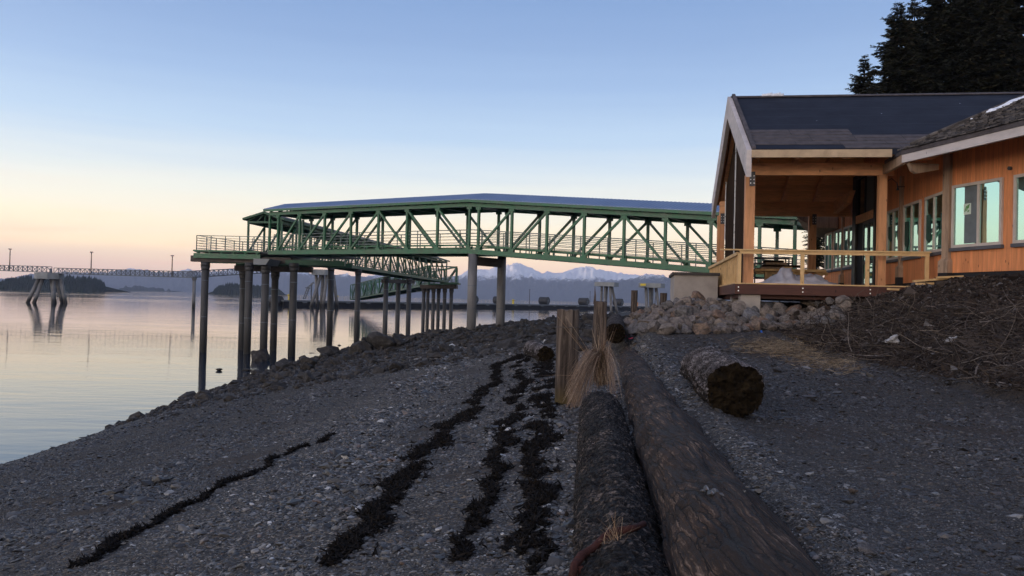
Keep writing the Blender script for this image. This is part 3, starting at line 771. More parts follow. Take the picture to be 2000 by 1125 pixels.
def walkway(name, label, P, side, nodes, zbot, H, width, diags, roof=True, group=None, bw=0.135, mat='green', roofmat='roofmetal', rise=0.72, overhang=0.35, half=True):
    """P(t): plan point on the near truss; side: unit vector to the far truss; zbot(t), H(t)"""
    r = empty(name, P(nodes[len(nodes) // 2]) + Vector((0, 0, zbot(nodes[len(nodes) // 2]))), label, 'walkway', group)
    G = M[mat]
    pt = lambda t, s, z: P(t) + side * (width * s) + Vector((0, 0, z))
    ends = (nodes[0], nodes[-1])
    for s in (0, 1):
        b = MB(); tp = MB()
        for a, c in zip(nodes[:-1], nodes[1:]):
            b.bar(pt(a, s, zbot(a) + 0.15), pt(c, s, zbot(c) + 0.15), 0.22, 0.27)
            tp.bar(pt(a, s, zbot(a) + H(a) - 0.12), pt(c, s, zbot(c) + H(c) - 0.12), 0.22, 0.22)
        for t in nodes[1:-1]:
            for zz_, mm in ((zbot(t) + .33, b), (zbot(t) + H(t) - .30, tp)): mm.bar(pt(t, s, zz_) - GD * .17, pt(t, s, zz_) + GD * .17, bw + .02, .15) if mat == 'green' else None
        b.build('bottom_chord', G, r); tp.build('top_chord', G, r)
        for t in nodes:
            MB().bar(pt(t, s, zbot(t) + 0.30), pt(t, s, zbot(t) + H(t) - 0.25), bw, bw, tuple(side)).build('post', G, r)
        for k, dg in enumerate(diags):
            if dg == 0 or k + 1 >= len(nodes): continue
            a, c = nodes[k], nodes[k + 1]
            if dg > 0: p, q = pt(a, s, zbot(a) + 0.3), pt(c, s, zbot(c) + H(c) - 0.25)
            else: p, q = pt(a, s, zbot(a) + H(a) - 0.25), pt(c, s, zbot(c) + 0.3)
            d = (q - p).normalized()
            MB().bar(p + d * 0.12, q - d * 0.12, bw * 0.86, bw * 0.86, tuple(side)).build('brace', G, r)
        # inner curb with stubs
        c2 = MB(); si = 0.10 if s == 0 else 0.90
        for a, c in zip(nodes[:-1], nodes[1:]):
            c2.bar(pt(a, si, zbot(a) + 0.52), pt(c, si, zbot(c) + 0.52), 0.07, 0.09)
            for q in (0.0, 0.5):
                t = a + (c - a) * q; c2.bar(pt(t, si, zbot(t) + 0.3), pt(t, si, zbot(t) + 0.52), 0.06, 0.06, tuple(side))
        c2.build('curb', G, r)
        hr = MB(); si = 0.13 if s == 0 else 0.87
        n = max(2, int((ends[1] - ends[0]) / 1.55))
        for k in range(5):
            z = 0.66 + 0.19 * k
            for a, c in zip(nodes[:-1], nodes[1:]):
                hr.bar(pt(a, si, zbot(a) + z), pt(c, si, zbot(c) + z), 0.035, 0.035 if k < 4 else 0.05)
        for i in range(n + 1):
            t = ends[0] + (ends[1] - ends[0]) * i / n
            hr.bar(pt(t, si, zbot(t) + 0.3), pt(t, si, zbot(t) + 1.44), 0.045, 0.045, tuple(side))
        hr.build('handrail', M['rail'], r)
    dk = MB()
    for a, c in zip(nodes[:-1], nodes[1:]):
        dk.bar(pt(a, 0.5, zbot(a) + 0.27), pt(c, 0.5, zbot(c) + 0.27), width - 0.3, 0.05)
    for t in nodes:
        bm_ = MB(); fr = MB()
        bm_.bar(pt(t, 0.04, zbot(t) + 0.11), pt(t, 0.96, zbot(t) + 0.11), 0.15, 0.2)
        fr.bar(pt(t, 0.03, zbot(t) + H(t) - 0.12), pt(t, 0.97, zbot(t) + H(t) - 0.12), 0.14, 0.16)
        if roof:
            zt = zbot(t) + H(t)
            fr.bar(pt(t, 0.0, zt + 0.02), pt(t, 0.5, zt + rise - 0.06), 0.10, 0.10); fr.bar(pt(t, 1.0, zt + 0.02), pt(t, 0.5, zt + rise - 0.06), 0.10, 0.10)
            fr.bar(pt(t, 0.5, zt - 0.1), pt(t, 0.5, zt + rise - 0.1), 0.08, 0.08)
            fr.bar(pt(t, 0.25, zt - 0.1), pt(t, 0.5, zt + rise - 0.1), 0.06, 0.06); fr.bar(pt(t, 0.75, zt - 0.1), pt(t, 0.5, zt + rise - 0.1), 0.06, 0.06)
        bm_.build('floor_beam', G, r); fr.build('roof_frame', G, r)
    dk.build('deck', M['grate'], r)
    if roof:
        rf = MB(); ed = MB(); o = overhang / width
        tt = [nodes[0] - 0.3] + list(nodes[1:-1]) + [nodes[-1] + 0.3]
        for a, c in zip(tt[:-1], tt[1:]):
            L_ = (P(c) - P(a)).length; n = max(1, int(L_ / 0.21)) if half else 1
            for s0, s1 in ((-o, 0.5), (1 + o, 0.5)):
                for i in range(n):
                    t0 = a + (c - a) * i / n; t1 = a + (c - a) * (i + 1) / n
                    z0 = zbot(t0) + H(t0); z1 = zbot(t1) + H(t1)
                    e0 = 0.18; dz = 0.03 if half else 0
                    tm = t0 * 0.5 + t1 * 0.5; zm = (z0 + z1) / 2
                    rf.add([pt(t0, s0, z0 + e0), pt(tm, s0, zm + e0 + dz), pt(t1, s0, z1 + e0), pt(t1, s1, z1 + rise), pt(tm, s1, zm + rise + dz), pt(t0, s1, z0 + rise),
                            pt(t0, s0, z0 + e0 - 0.03), pt(t1, s0, z1 + e0 - 0.03), pt(t1, s1, z1 + rise - 0.03), pt(t0, s1, z0 + rise - 0.03)],
                           [(0, 1, 4, 5), (1, 2, 3, 4), (6, 9, 8, 7), (0, 6, 7, 2, 1)])
                ed.bar(pt(a, s0 + (0.01 if s0 < 0 else -0.01), zbot(a) + H(a) + 0.08), pt(c, s0 + (0.01 if s0 < 0 else -0.01), zbot(c) + H(c) + 0.08), 0.06, 0.15)
        for t in (tt[0], tt[-1]):
            z = zbot(t) + H(t)
            for s0 in (-o, 1 + o): ed.bar(pt(t, s0, z + 0.09), pt(t, 0.5, z + rise - 0.09), 0.05, 0.15)
        ro = rf.build('roof', M[roofmat], r, fix=False); ed.build('fascia', G, ro)
    return r


def gz(t):
    if t < 0: return 2.55 - 0.006 * t
    return 2.55 - 0.0755 * t


def gP(t): return G0 + GD * t


GN_NODES = [-17.0, -16.15, -14.03, -11.7, -9.35, -7.0, -4.68, -2.33, 0.0, 0.65, 2.92, 5.2, 7.48, 9.78, 12.03, 14.36, 16.7, 18.3]
gw = walkway('covered_walkway', 'long green covered truss walkway with a blue metal roof, from the platform to the lodge', gP, GN, GN_NODES, gz,
             lambda t: 2.95 if t < 0.7 else 2.95 - 0.012 * (t - 0.7), 3.0, [0, 1, 1, 1, 1, -1, -1, -1, 0, 1, 1, 1, 1, -1, -1, -1, 0])

RA, RB = Vector((-18.0, 63.6, 0)), Vector((-9.05, 112.7, 0))
RD = (RB - RA); RL = RD.length; RD = RD / RL; RS = Vector((-RD.y, RD.x, 0))


def rP(t): return RA + RD * t


rn = [RL * i / 19 for i in range(20)]
walkway('covered_ramp', 'green covered truss ramp running away from the platform behind the long walkway', rP, RS, rn, lambda t: 2.8 - 0.75 * t / RL, lambda t: 2.85, 2.8,
        [1 if i < 10 else -1 for i in range(19)], mat='green_far', roofmat='rust', rise=0.7, half=False)
TA, TB = at(838, 556, 118), at(684, 585, 262)
TA.z = zof(825, 557, 118); TB.z = zof(684, 586, 262)
TD = (TB - TA); TD.z = 0; TL = TD.length; TD = TD / TL; TS = Vector((TD.y, -TD.x, 0))
tn = [TL * i / 16 for i in range(17)]
Z0, Z1 = TA.z, TB.z
walkway('transfer_ramp', 'green open truss ramp dropping from the far pile bent to the floating dock', lambda t: Vector((TA.x, TA.y, 0)) + TD * t, TS, tn, lambda t: Z0 + (Z1 - Z0) * t / TL,
        lambda t: 2.9 + 2.0 * t / TL, 4.0, [1 if i % 2 else -1 for i in range(16)], roof=False, mat='green_far', bw=0.3)


# ------------------------------------------------------------------ piles, platform, bents
def pile_mb(mb, top, bot, r, collar=True, n=14):
    top = Vector(top); bot = Vector(bot)
    mb.tube([bot, bot.lerp(top, 0.5), top], [r, r, r], n)
    return mb


def ring(mb, p, r, h, n=14):
    p = Vector(p); return mb.tube([p, p + Vector((0, 0, h))], r, n)


def pile_child(parent, px, Y, ztop, dia, name='pile', lean=0.0):
    X = at(px, 560, Y).x
    zb = min(zg1(X, Y), WATER_Z) - 1.0
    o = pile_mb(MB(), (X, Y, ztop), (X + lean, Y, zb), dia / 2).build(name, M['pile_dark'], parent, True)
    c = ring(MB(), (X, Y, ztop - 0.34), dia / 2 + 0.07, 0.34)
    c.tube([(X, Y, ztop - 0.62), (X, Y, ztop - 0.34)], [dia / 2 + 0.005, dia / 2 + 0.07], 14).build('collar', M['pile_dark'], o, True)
    for zz_ in (ztop - 1.4, ztop - 4.1): ring(MB(), (X, Y, zz_), dia / 2 + 0.012, 0.05).build('weld_ring', M['steel_far'], o)
    return o


bent = empty('walkway_pier', (G0.x, G0.y, 0), 'pier of two grey steel piles under the middle of the long walkway', 'pier')
for s in (0, 1):
    p = G0 + GD * 0.3 + GN * (3.0 * s); zb = zg1(p.x, p.y) - 1
    o = pile_mb(MB(), (p.x, p.y, 2.54), (p.x, p.y, zb), 0.265, n=20).build('pile', M['pile'], bent, True)
    for zz_ in (0.7, -0.6): ring(MB(), (p.x, p.y, zz_), 0.272, 0.03, 20).build('weld_ring', M['steel_far'], o)
MB().bar(G0 + GD * 0.3 + GN * 0.27 + Vector((0, 0, 2.15)), G0 + GD * 0.3 + GN * 2.73 + Vector((0, 0, 2.15)), 0.34, 0.5).build('crossbeam', M['rust'], bent)

# pier platform at the left end
PX0 = at(380, 490, 60.5).x
plat = empty('pier_platform', (-20, 62, 2.6), 'green railed pier platform on grey steel piles at the left end of the walkways', 'pier')
pe = Vector((PX0, 65.0, 0)); pf = gP(-16.6)           # near edge runs towards the walkway's end
pd = Vector((1, -0.02, 0)).normalized(); A_ = Vector((PX0, 60.5, 0)); NE = at(506, 490, 60.0).x
DEP = Vector((0.18, 1, 0)).normalized()
b = MB(); b.prism([A_ + Vector((0, 0, 2.92)), Vector((NE, 60.4, 2.92)), Vector((NE + 4.5, 60.0, 2.92)), Vector((NE + 6.3, 66.5, 2.92)), Vector((PX0 + 1.2, 67.5, 2.92))], (0, 0, 0.12)).build('deck', M['grate'], plat)
e = MB(); e.bar(A_ + Vector((-.05, 0, 2.66)), Vector((NE, 60.35, 2.66)), 0.14, 0.36); e.bar(A_ + Vector((0, 0, 2.66)), Vector((PX0 + 1.2, 67.5, 2.66)), 0.14, 0.36)
e.build('edge_beam', M['green'], plat)
e = MB(); e.bar(A_ + Vector((-.05, -.1, 3.02)), Vector((NE, 60.25, 3.02)), 0.18, 0.12)
for i in range(6):
    q = (A_ + Vector((0.3, 0, 0))).lerp(Vector((NE, 60.3, 0)), i / 5.2); e.bar(q + Vector((0, -.02, 2.85)), q + Vector((0, -.02, 2.98)), 0.2, 0.2)
e.build('curb', M['green'], plat)
rl = MB()
corner = [A_ + Vector((0.1, .1, 3.05)), Vector((NE + 1.6, 60.4, 3.05))]; left = [A_ + Vector((0.1, .1, 3.05)), Vector((PX0 + 1.3, 67.3, 3.05)), Vector((PX0 + 5.0, 67.2, 3.05))]
for pts, n in ((corner, 6), (left[:2], 5), (left[1:], 3)):
    for k in range(6): rl.bar(pts[0] + Vector((0, 0, .15 + .19 * k)), pts[1] + Vector((0, 0, .15 + .19 * k)), 0.032, 0.032 if k < 5 else 0.05)
    for i in range(n + 1):
        q = pts[0].lerp(pts[1], i / n); rl.bar(q, q + Vector((0, 0, 1.12)), 0.05, 0.05)
rl.build('handrail', M['rail'], plat)
g2 = MB(); g2.bar(A_ + Vector((1.0, .5, 2.32)), Vector((NE + 6.2, 60.6, 2.32)), 0.3, 0.36); g2.bar(A_ + Vector((1.6, 4.5, 2.32)), Vector((NE + 6.0, 64.6, 2.32)), 0.3, 0.36)
g2.build('girder', M['green_far'], plat)
cap = MB(); cap.bar(at(375, 505, 60.9), Vector((at(570, 505, 60.9).x, 60.9, at(375, 505, 60.9).z)), 0.55, 0.45).build('cap_beam', M['rust'], plat)
cap = MB(); cap.bar((at(460, 512, 64.2).x, 64.2, 1.9), (at(610, 512, 64.2).x, 64.2, 1.9), 0.55, 0.42).build('cap_beam', M['rust'], plat)
zc = at(375, 505, 60.9).z - 0.22
cr = MB(); ctr = at(517, 505, 58.6)
cr.prism([Vector((ctr.x - 0.52, 57.7, 2.42)), Vector((ctr.x + 0.62, 57.7, 2.42)), Vector((ctr.x + 0.35, 57.7, 2.0)), Vector((ctr.x - 0.52, 57.7, 2.0))], (0, 3.0, 0)).build('corbel', M['concrete_far'], plat)
for px, Y, zt in ((400, 60.9, zc), (486, 60.4, zc), (475, 64.2, 1.69), (518, 58.4, 2.0), (537, 64.2, 1.69), (573, 58.8, 2.2)):
    pile_child(plat, px, Y, zt, 0.53)

# single piles under the receding ramp
GPI = 'piles under the receding ramp'


def ramp_z(Y): return 2.8 - 0.75 * (Y - 63.6) / 49.1


for px, Y, lab in ((646, 72, 'grey steel pile under the receding ramp, nearest of its row'), (699, 80, 'grey steel pile under the receding ramp, second nearest of its row')):
    X = at(px, 560, Y).x; z = ramp_z(Y) + 0.02
    r = empty('support_pile', (X, Y, WATER_Z), lab, 'pile', GPI)
    pile_child(r, px, Y, z, 0.53, 'shaft')
cb = empty('ramp_pier', (at(775, 560, 93).x, 93, WATER_Z), 'three pile pier with a short crossbeam under the middle of the receding ramp', 'pier')
for px, Y in ((754, 90), (778, 95.5), (799, 93)): pile_child(cb, px, Y, ramp_z(Y) - 0.3, 0.53)
MB().bar(at(749, 549, 90), at(806, 550.5, 95), 0.6, 0.42).build('crossbeam', M['rust'], cb)
eb = empty('ramp_end_pier', (at(855, 560, 114).x, 114, WATER_Z), 'six pile pier with a brown cap beam at the far end of the receding ramp', 'pier')
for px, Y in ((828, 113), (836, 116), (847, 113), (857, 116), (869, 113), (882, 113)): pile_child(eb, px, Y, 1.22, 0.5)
MB().bar(at(823, 560, 114), at(893, 560.5, 114), 3.4, 0.5).build('cap_beam', M['rust'], eb)
ld = MB(); ld.bar(at(862, 553.5, 113.4), at(898, 554.5, 113.4), 4.2, 0.22).build('landing', M['green_far'], eb)
lr = MB()
for k in range(5): lr.bar(at(868, 553.5, 111.6) + Vector((0, 0, .2 + .2 * k)), at(895, 554.5, 111.6) + Vector((0, 0, .2 + .2 * k)), 0.05, 0.05)
for i in range(5):
    q = at(868, 553.5, 111.6).lerp(at(895, 554.5, 111.6), i / 4); lr.bar(q, q + Vector((0, 0, 1.05)), 0.06, 0.06)
lr.build('handrail', M['rail'], eb)


# ------------------------------------------------------------------ dolphins, catwalks, floating dock
def cap_oct(mb, c, rx, ry, z0, z1, n=8, rot=0.39):
    ring_ = [Vector((c.x + rx * math.cos(rot + 2 * math.pi * i / n), c.y + ry * math.sin(rot + 2 * math.pi * i / n), z0)) for i in range(n)]
    return mb.prism(ring_, (0, 0, z1 - z0))


def dolphin(px, Y, half, ytop, ybot, legs, dia, label, square=False, capmat='concrete_far', deep=1.0):
    c = at(px, ybot, Y); z0 = c.z; z1 = zof(px, ytop, Y); rx = half * Y / FPX * 1.08
    r = empty('mooring_dolphin', (c.x, Y, WATER_Z), label, 'dolphin', 'mooring dolphins')
    m = MB()
    if square: m.box(c.x - rx, c.x + rx, Y - rx, Y + rx, z0, z1, lambda x, y, z: (c.x + (x - c.x) * .94 + (y - Y) * .35, Y + (y - Y) * .94 - (x - c.x) * .35, z))
    else: cap_oct(m, c, rx, rx, z0, z1)
    m.build('cap', M[capmat], r)
    for (tx_, bx_, by_, dY) in legs:
        a = at(tx_, ybot, Y); a.y = Y + dY * 0.35; a.z = z0 + 0.1
        bt = at(bx_, by_, Y); d0 = Vector((bt.x, Y + dY, bt.z)); dirn = (d0 - a)
        q = a + dirn * ((WATER_Z - 2.0 - a.z) / dirn.z) if dirn.z < -0.1 else d0
        MB().tube([a, q], dia / 2, 12).build('leg', M['pile'], r, True)
    return r, Vector((c.x, Y, z1))


dl, tp = dolphin(96, 240, 24, 533, 545, [(77, 58, 591, -1), (88, 78, 592, -3), (96, 96, 592, 3), (106, 111, 593, 3), (109, 115, 593, -3), (120, 132, 594, -1)], 1.05,
                 'grey concrete capped dolphin on splayed piles, standing alone in the water on the left')
bl = MB(); bl.tube([tp + Vector((0.4, 0, 0)), tp + Vector((0.4, 0, .5)), tp + Vector((0.4, 0, 1.0)), tp + Vector((0.4, 0, 1.35))], [0.5, .42, .3, .35], 10).build('bollard', M['steel_far'], dl)
dolphin(630, 288, 20, 527, 537.5, [(616, 616, 600, 3), (628, 611, 600, -3), (631, 627, 601, 0), (640, 634, 604, -3), (645, 651, 610, 0), (650, 656, 608, 3)], 1.15,
        'grey dolphin with leaning piles beside the near end of the floating dock')
dolphin(1185, 250, 18, 551.5, 559.5, [(1176, 1175, 600, 2), (1182, 1178.5, 600, -2), (1186, 1184.5, 600, 3), (1191, 1192, 612, -3), (1195, 1205, 607, 0)], 0.8,
        'small grey square capped dolphin seen above the second wooden post', True)
d4, tp4 = dolphin(1273, 250, 20, 553.5, 562, [(1261, 1261, 600, -2), (1270, 1273, 600, 2), (1281, 1287, 600, 0), (1275, 1277, 600, 4)], 0.95,
                  'grey dolphin with a yellow end, left of the concrete abutment wall', True)
MB().bar(at(1251, 556, 246), at(1261, 556, 246), 1.0, 0.6).build('fender', M['yellow'], d4)
MB().bar(at(1281, 571, 245), at(1279, 596, 245), 0.5, 0.2).build('ladder', M['steel_far'], d4)


def catwalk(pts, hpx, bays, label):
    """pts: two 3-D ends (bottom chord); hpx: height"""
    a, c = pts; r = empty('catwalk', a, label, 'catwalk', 'steel catwalk spans'); d = (c - a); dn = Vector((d.x, d.y, 0)).normalized(); sd_ = Vector((-dn.y, dn.x, 0)) * 1.6
    for s in (0, 1):
        o = sd_ * s; m = MB(); z = Vector((0, 0, hpx))
        m.bar(a + o, c + o, 0.18, 0.22); m.bar(a + o + z, c + o + z, 0.16, 0.18)
        for i in range(bays + 1):
            p = a.lerp(c, i / bays) + o; m.bar(p, p + z, 0.13, 0.13, tuple(dn))
            if i < bays:
                q = a.lerp(c, (i + 1) / bays) + o
                m.bar(p + (z if i % 2 else z * 0), q + (z * 0 if i % 2 else z), 0.12, 0.12, tuple(sd_.normalized()))
        m.build('truss_side', M['steel_far'], r)
    MB().bar(a + sd_ * .5, c + sd_ * .5, 1.5, 0.1).build('deck', M['dockdeck'], r)
    return r


def lamp_post(px, ytop, ybase, Y, label, hgt=None, grp='lamp posts along the catwalk'):
    p = at(px, ybase, Y); zt = zof(px, ytop, Y)
    r = empty('lamp_post', p, label, 'lamp post', grp)
    MB().tube([p, Vector((p.x, p.y, zt))], [0.17, 0.12], 8).build('pole', M['rust'], r)
    m = MB(); m.box(p.x - .35, p.x + .35, p.y - .3, p.y + .3, zt - 0.05, zt + 0.22).build('lamp_head', M['steel_far'], r)


c0, c1 = at(-70, 526, 262), at(91, 531.5, 243)
catwalk((c0, c1), 1.65, 18, 'steel lattice catwalk span from the left edge of the view to the dolphin')
c2, c3 = at(105, 534, 239), at(377, 542, 225)
catwalk((c2, c3), 1.6, 30, 'long steel lattice catwalk span between the left dolphin and the slim pile')
c4, c5 = at(380, 542, 225), at(612, 527, 286)
catwalk((c4, c5), 1.75, 30, 'steel lattice catwalk span passing behind the platform piles')
lamp_post(18.5, 487, 529, 253, 'lamp post on the catwalk, leftmost, by the edge of the view')
lamp_post(177.5, 493, 535, 234, 'lamp post on the catwalk, right of the left dolphin')
lamp_post(335.5, 500, 540, 226, 'lamp post on the catwalk, near the slim pile')
sp_ = empty('support_pile', (at(378, 560, 226).x, 226, WATER_Z), 'slim grey pile in the water holding up the catwalk joint', 'pile')
X = at(379.5, 545, 226).x
MB().tube([(X, 226, zof(379, 543, 226)), (X, 226, -7)], 0.46, 12).build('shaft', M['pile'], sp_, True)
ring(MB(), (X, 226, zof(379, 547, 226)), 0.62, 0.8, 12).build('collar', M['pile'], sp_, True)

DA = Vector((-83.0, 300, 0)); DDIR = Vector((109.5, 124, 0)).normalized(); DN = Vector((-DDIR.y, DDIR.x, 0))


def dpt(px, off=0.0):                  # the dock's near edge where the sight line crosses it
    k = (px - 1000) / FPX; s = (k * DA.y - DA.x) / (DDIR.x - k * DDIR.y)
    return DA + DDIR * s + DN * off


DZ = -2.35
dock = empty('floating_dock', DA + Vector((0, 0, WATER_Z)), 'long black floating dock with a pale railing across the water', 'floating dock')
LEN = (dpt(1335) - DA).length
q = lambda s, o, z: DA + DDIR * s + DN * o + Vector((0, 0, z))
m = MB(); m.hexa([q(0, 0.6, WATER_Z - 1), q(LEN, 0.6, WATER_Z - 1), q(LEN, 12, WATER_Z - 1), q(0, 12, WATER_Z - 1), q(0, 0.6, DZ - .55), q(LEN, 0.6, DZ - .55), q(LEN, 12, DZ - .55), q(0, 12, DZ - .55)]).build('hull', M['hull'], dock)
m = MB(); m.hexa([q(-.5, 0, DZ - .55), q(LEN, 0, DZ - .55), q(LEN, 12.6, DZ - .55), q(-.5, 12.6, DZ - .55), q(-.5, 0, DZ), q(LEN, 0, DZ), q(LEN, 12.6, DZ), q(-.5, 12.6, DZ)]).build('deck', M['dockdeck'], dock)
m = MB()
for k in range(4): m.bar(q(0, 12.2, DZ + .4 + .4 * k), q(LEN, 12.2, DZ + .4 + .4 * k), 0.09, 0.09)
for i in range(int(LEN / 3) + 1): m.bar(q(i * 3.0, 12.2, DZ), q(i * 3.0, 12.2, DZ + 1.65), 0.12, 0.12)
m.build('railing', M['winframe'], dock)
m = MB()
for i in range(26): m.hexa([q(8 + i * 10 + a, b_, c) for a, b_, c in ((0, -.02, DZ - .95), (1.6, -.02, DZ - .95), (1.6, .6, DZ - .95), (0, .6, DZ - .95), (0, -.02, DZ - .57), (1.6, -.02, DZ - .57), (1.6, .6, DZ - .57), (0, .6, DZ - .57))])
m.build('bracket', M['dockdeck'], dock)
m = MB(); c = q(-1.3, 5, WATER_Z + 1.6); m.tube([c + DN * -3.4, c + DN * 3.4], 2.1, 20).build('end_fender', M['black'], dock, True)
for px, yc, rr in ((934, 583.5, 7.2), (983.5, 585, 7.2), (1073, 587.8, 7.4), (1150, 590, 7.2), (1217, 593, 7.0)):
    p = dpt(px, 3.2); rad = rr * p.y / FPX; p.z = DZ + rad
    lab = {934: 'black drum fender on the dock between the two walkway piles, left one', 983.5: 'black drum fender on the dock just right of the walkway pier', 1073: 'black drum fender on the dock left of the big wooden post top',
           1150: 'black drum fender on the dock beside the second wooden post', 1217: 'black drum fender on the dock behind the square capped dolphin'}[px]
    r = empty('drum_fender', Vector((p.x, p.y, DZ)), lab, 'fender', 'black drum fenders on the floating dock')
    ax = Vector((0.83, -0.55, 0)).normalized() * rad * 1.25
    dr = MB().tube([p - ax, p - ax * 0.96, p + ax * .96, p + ax], [rad * .93, rad, rad, rad * .93], 24).build('drum', M['black'], r, False)
    h = MB(); e_ = p + ax * 1.01
    for k in range(6):
        a = k * math.pi / 3; side = Vector((ax.y, -ax.x, 0)).normalized()
        h.bar(e_, e_ + side * (math.cos(a) * rad * .85) + Vector((0, 0, math.sin(a) * rad * .85)), 0.22, 0.22, tuple(ax.normalized()))
    h.tube([e_ - ax * .02, e_ + ax * .05], rad * .22, 12).build('hub', M['steel_far'], dr)
for px, yt, lab in ((1034, 566, 'thin lamp post on the floating dock right of the walkway pier'), (1152, 570, 'thin lamp post on the floating dock above a drum fender')):
    p = dpt(px, 10); lamp_post(px, yt, 560 + .0242 * px - DZ * 0 + 10, p.y, lab, grp='lamp posts on the floating dock')
for px, mt, lab in ((584, 'yellow', 'small yellow bollard at the left end of the floating dock'), (589, 'yellow', 'second small yellow bollard from the left end of the floating dock'), (676, 'yellow', 'yellow bollard at the foot of the transfer ramp'),
                    (1021, 'yellow', 'yellow bollard near the lamp post on the dock'), (1225, 'orange', 'orange marker on the dock right of the last drum fender'), (1262, 'orange', 'orange marker on the dock by the yellow ended dolphin')):
    p = dpt(px, 6); p.z = DZ; r = MB()
    r.tube([p, p + Vector((0, 0, .4)), p + Vector((0, 0, 1.5)), p + Vector((0, 0, 1.9)), p + Vector((0, 0, 2.2))], [.75, .5, .5, .95, .5], 10)
    tag(single(r, 'dock_bollard', M[mt], p), lab, 'bollard', 'bollards and markers on the dock')
st = empty('stair_tower', dpt(598, 4) + Vector((0, 0, DZ)), 'steel stair with landings climbing from the dock towards the dolphin', 'stair')
m = MB()
for a, b_ in (((592, 584), (600, 563)), ((600, 563), (613, 551)), ((596, 584), (604, 563))): m.bar(at(*a, 296), at(*b_, 296), 0.35, 0.35)
for i in range(5): m.bar(at(591.5 + i * 2.0, 583 - i * 5, 296), at(597 + i * 2.0, 583 - i * 5, 296), 0.5, 0.25)
for i in range(4): m.bar(at(600 + i * 3.2, 561 - i * 2.7, 296), at(604 + i * 3.2, 561 - i * 2.7, 296), 0.5, 0.5)
m.build('flight', M['steel_far'], st)
MB().bar(at(608.5, 553, 297), at(607.5, 597, 297), 0.35, 0.35).build('leg', M['steel_far'], st)
MB().bar(at(597, 562, 296), at(608, 562.5, 296), 1.5, 0.3).build('landing', M['steel_far'], st)
# ------------------------------------------------------------------ the lodge
FZ = 0.58                                   # deck level
lodge = empty('lodge', L(23, 7.65, FZ), 'cedar sided timber lodge under construction with a gabled porch and black felt roof', 'building')
PITCHR = 0.5
RU, E0, E1 = 27.7, 22.3, 33.1               # ridge, near eave, far eave of the porch gable
zr_ = lambda u: 4.12 + PITCHR * (min(u, 2 * RU - u) - E0)
VG, VB = 2.66, 16.0                         # gable face, back end

# roof slopes
rf = MB()
for a, b in ((E0, RU), (E1, RU)):
    rf.prism([L(a, VG + .15, zr_(a)), L(b, VG + .15, zr_(b)), L(b, VG + .15, zr_(b) - .16), L(a, VG + .15, zr_(a) - .16)], BV * (VB - VG))
roof = rf.build('roof', M['felt'], lodge)
for s0, s1, v0, v1 in ((0.02, .36, 5.15, 9.2), (.38, .70, 2.83, 9.6), (.72, 1.30, 2.83, 10), (1.33, 1.92, 2.84, 5.6)):
    m = MB(); vv = v0
    while vv < v1 - .01:
        v2 = min(vv + rnd.uniform(1.1, 2.0), v1)
        for (q0, q1) in ((s0, (s0 + s1) / 2), ((s0 + s1) / 2, s1)) if s1 - s0 > .5 else ((s0, s1),):
            u0, u1 = E0 + q0 * .894, E0 + q1 * .894
            h = .018 + rnd.uniform(0, .008)
            m.add([L(u0, vv, zr_(u0) + h), L(u0, v2 - .012, zr_(u0) + h), L(u1, v2 - .012, zr_(u1) + .006), L(u1, vv, zr_(u1) + .006), L(u0, vv, zr_(u0) + .001), L(u0, v2 - .012, zr_(u0) + .001)], [(0, 1, 2, 3), (0, 4, 5, 1)])
        vv = v2
    m.build('shingle_course', M['shingle'], roof)
m = MB()
for sgn in (-1, 1):
    m.prism([L(RU, VG + .1, zr_(RU) + .05), L(RU + sgn * .16, VG + .1, zr_(RU) - .02), L(RU + sgn * .16, VG + .1, zr_(RU) - .05), L(RU, VG + .1, zr_(RU) + .01)], BV * 13.4)
m.build('ridge_cap', M['shingle'], roof)
m = MB()
for i in range(7):
    x = 3.75 + i * .09; m.tube([L(RU - .05, x, zr_(RU) + .04), L(RU - .03, x + .14, zr_(RU) + .05 + .02 * (i % 3))], [.05, .06], 8)
m.build('snow_patch', M['snow'], roof, True)
# rake boards (thick, plumb cut) and the dark drip edge on top
RKD = 0.72
for a in (E0, E1):
    sg = 1 if a < RU else -1
    m = MB(); z0 = zr_(a) - .02; zt = zr_(RU) + .03
    m.prism([L(a, VG, z0), L(RU, VG, zt), L(RU, VG, zt - RKD), L(a, VG, z0 - RKD)], BV * .13)
    rk = m.build('rake_board', M['fascia'], lodge)
    MB().prism([L(a + sg * .02, VG + .14, z0 + .09), L(RU, VG + .14, zt + .09), L(RU, VG + .14, zt - .1), L(a + sg * .02, VG + .14, z0 - .1)], BV * .10).build('drip_edge', M['shingle'], rk)
MB().lb(E0 - .04, E0 + .05, VG + .13, 6.28, 3.89, 4.09).build('eave_board', M['eave'], lodge)
MB().lb(E1 - .05, E1 + .04, VG + .13, 6.28, 3.89, 4.09).build('eave_board', M['eave'], lodge)
# ceiling and rafters under the far slope and near slope
cm = MB()
for a in (E0 + .1, E1 - .1):
    cm.prism([L(a, VG + .16, zr_(a) - .165), L(RU, VG + .16, zr_(RU) - .165), L(RU, VG + .16, zr_(RU) - .185), L(a, VG + .16, zr_(a) - .185)], BV * 5)
cm.build('ceiling', M['ceil'], lodge)
for v in (2.92, 4.03, 5.22, 6.4):
    for a in (E0 + .22, E1 - .22):
        m = MB(); m.prism([L(a, v, zr_(a) - .19), L(RU, v, zr_(RU) - .19), L(RU, v, zr_(RU) - .55), L(a + (.35 if a < RU else -.35), v, zr_(a + (.35 if a < RU else -.35)) - .46), L(a, v, zr_(a) - .33)], BV * .15)
        m.build('rafter', M['beam'], lodge)
MB().lb(RU - .1, RU + .1, VG + .3, 7.6, zr_(RU) - .95, zr_(RU) - .5).build('ridge_beam', M['beam'], lodge)
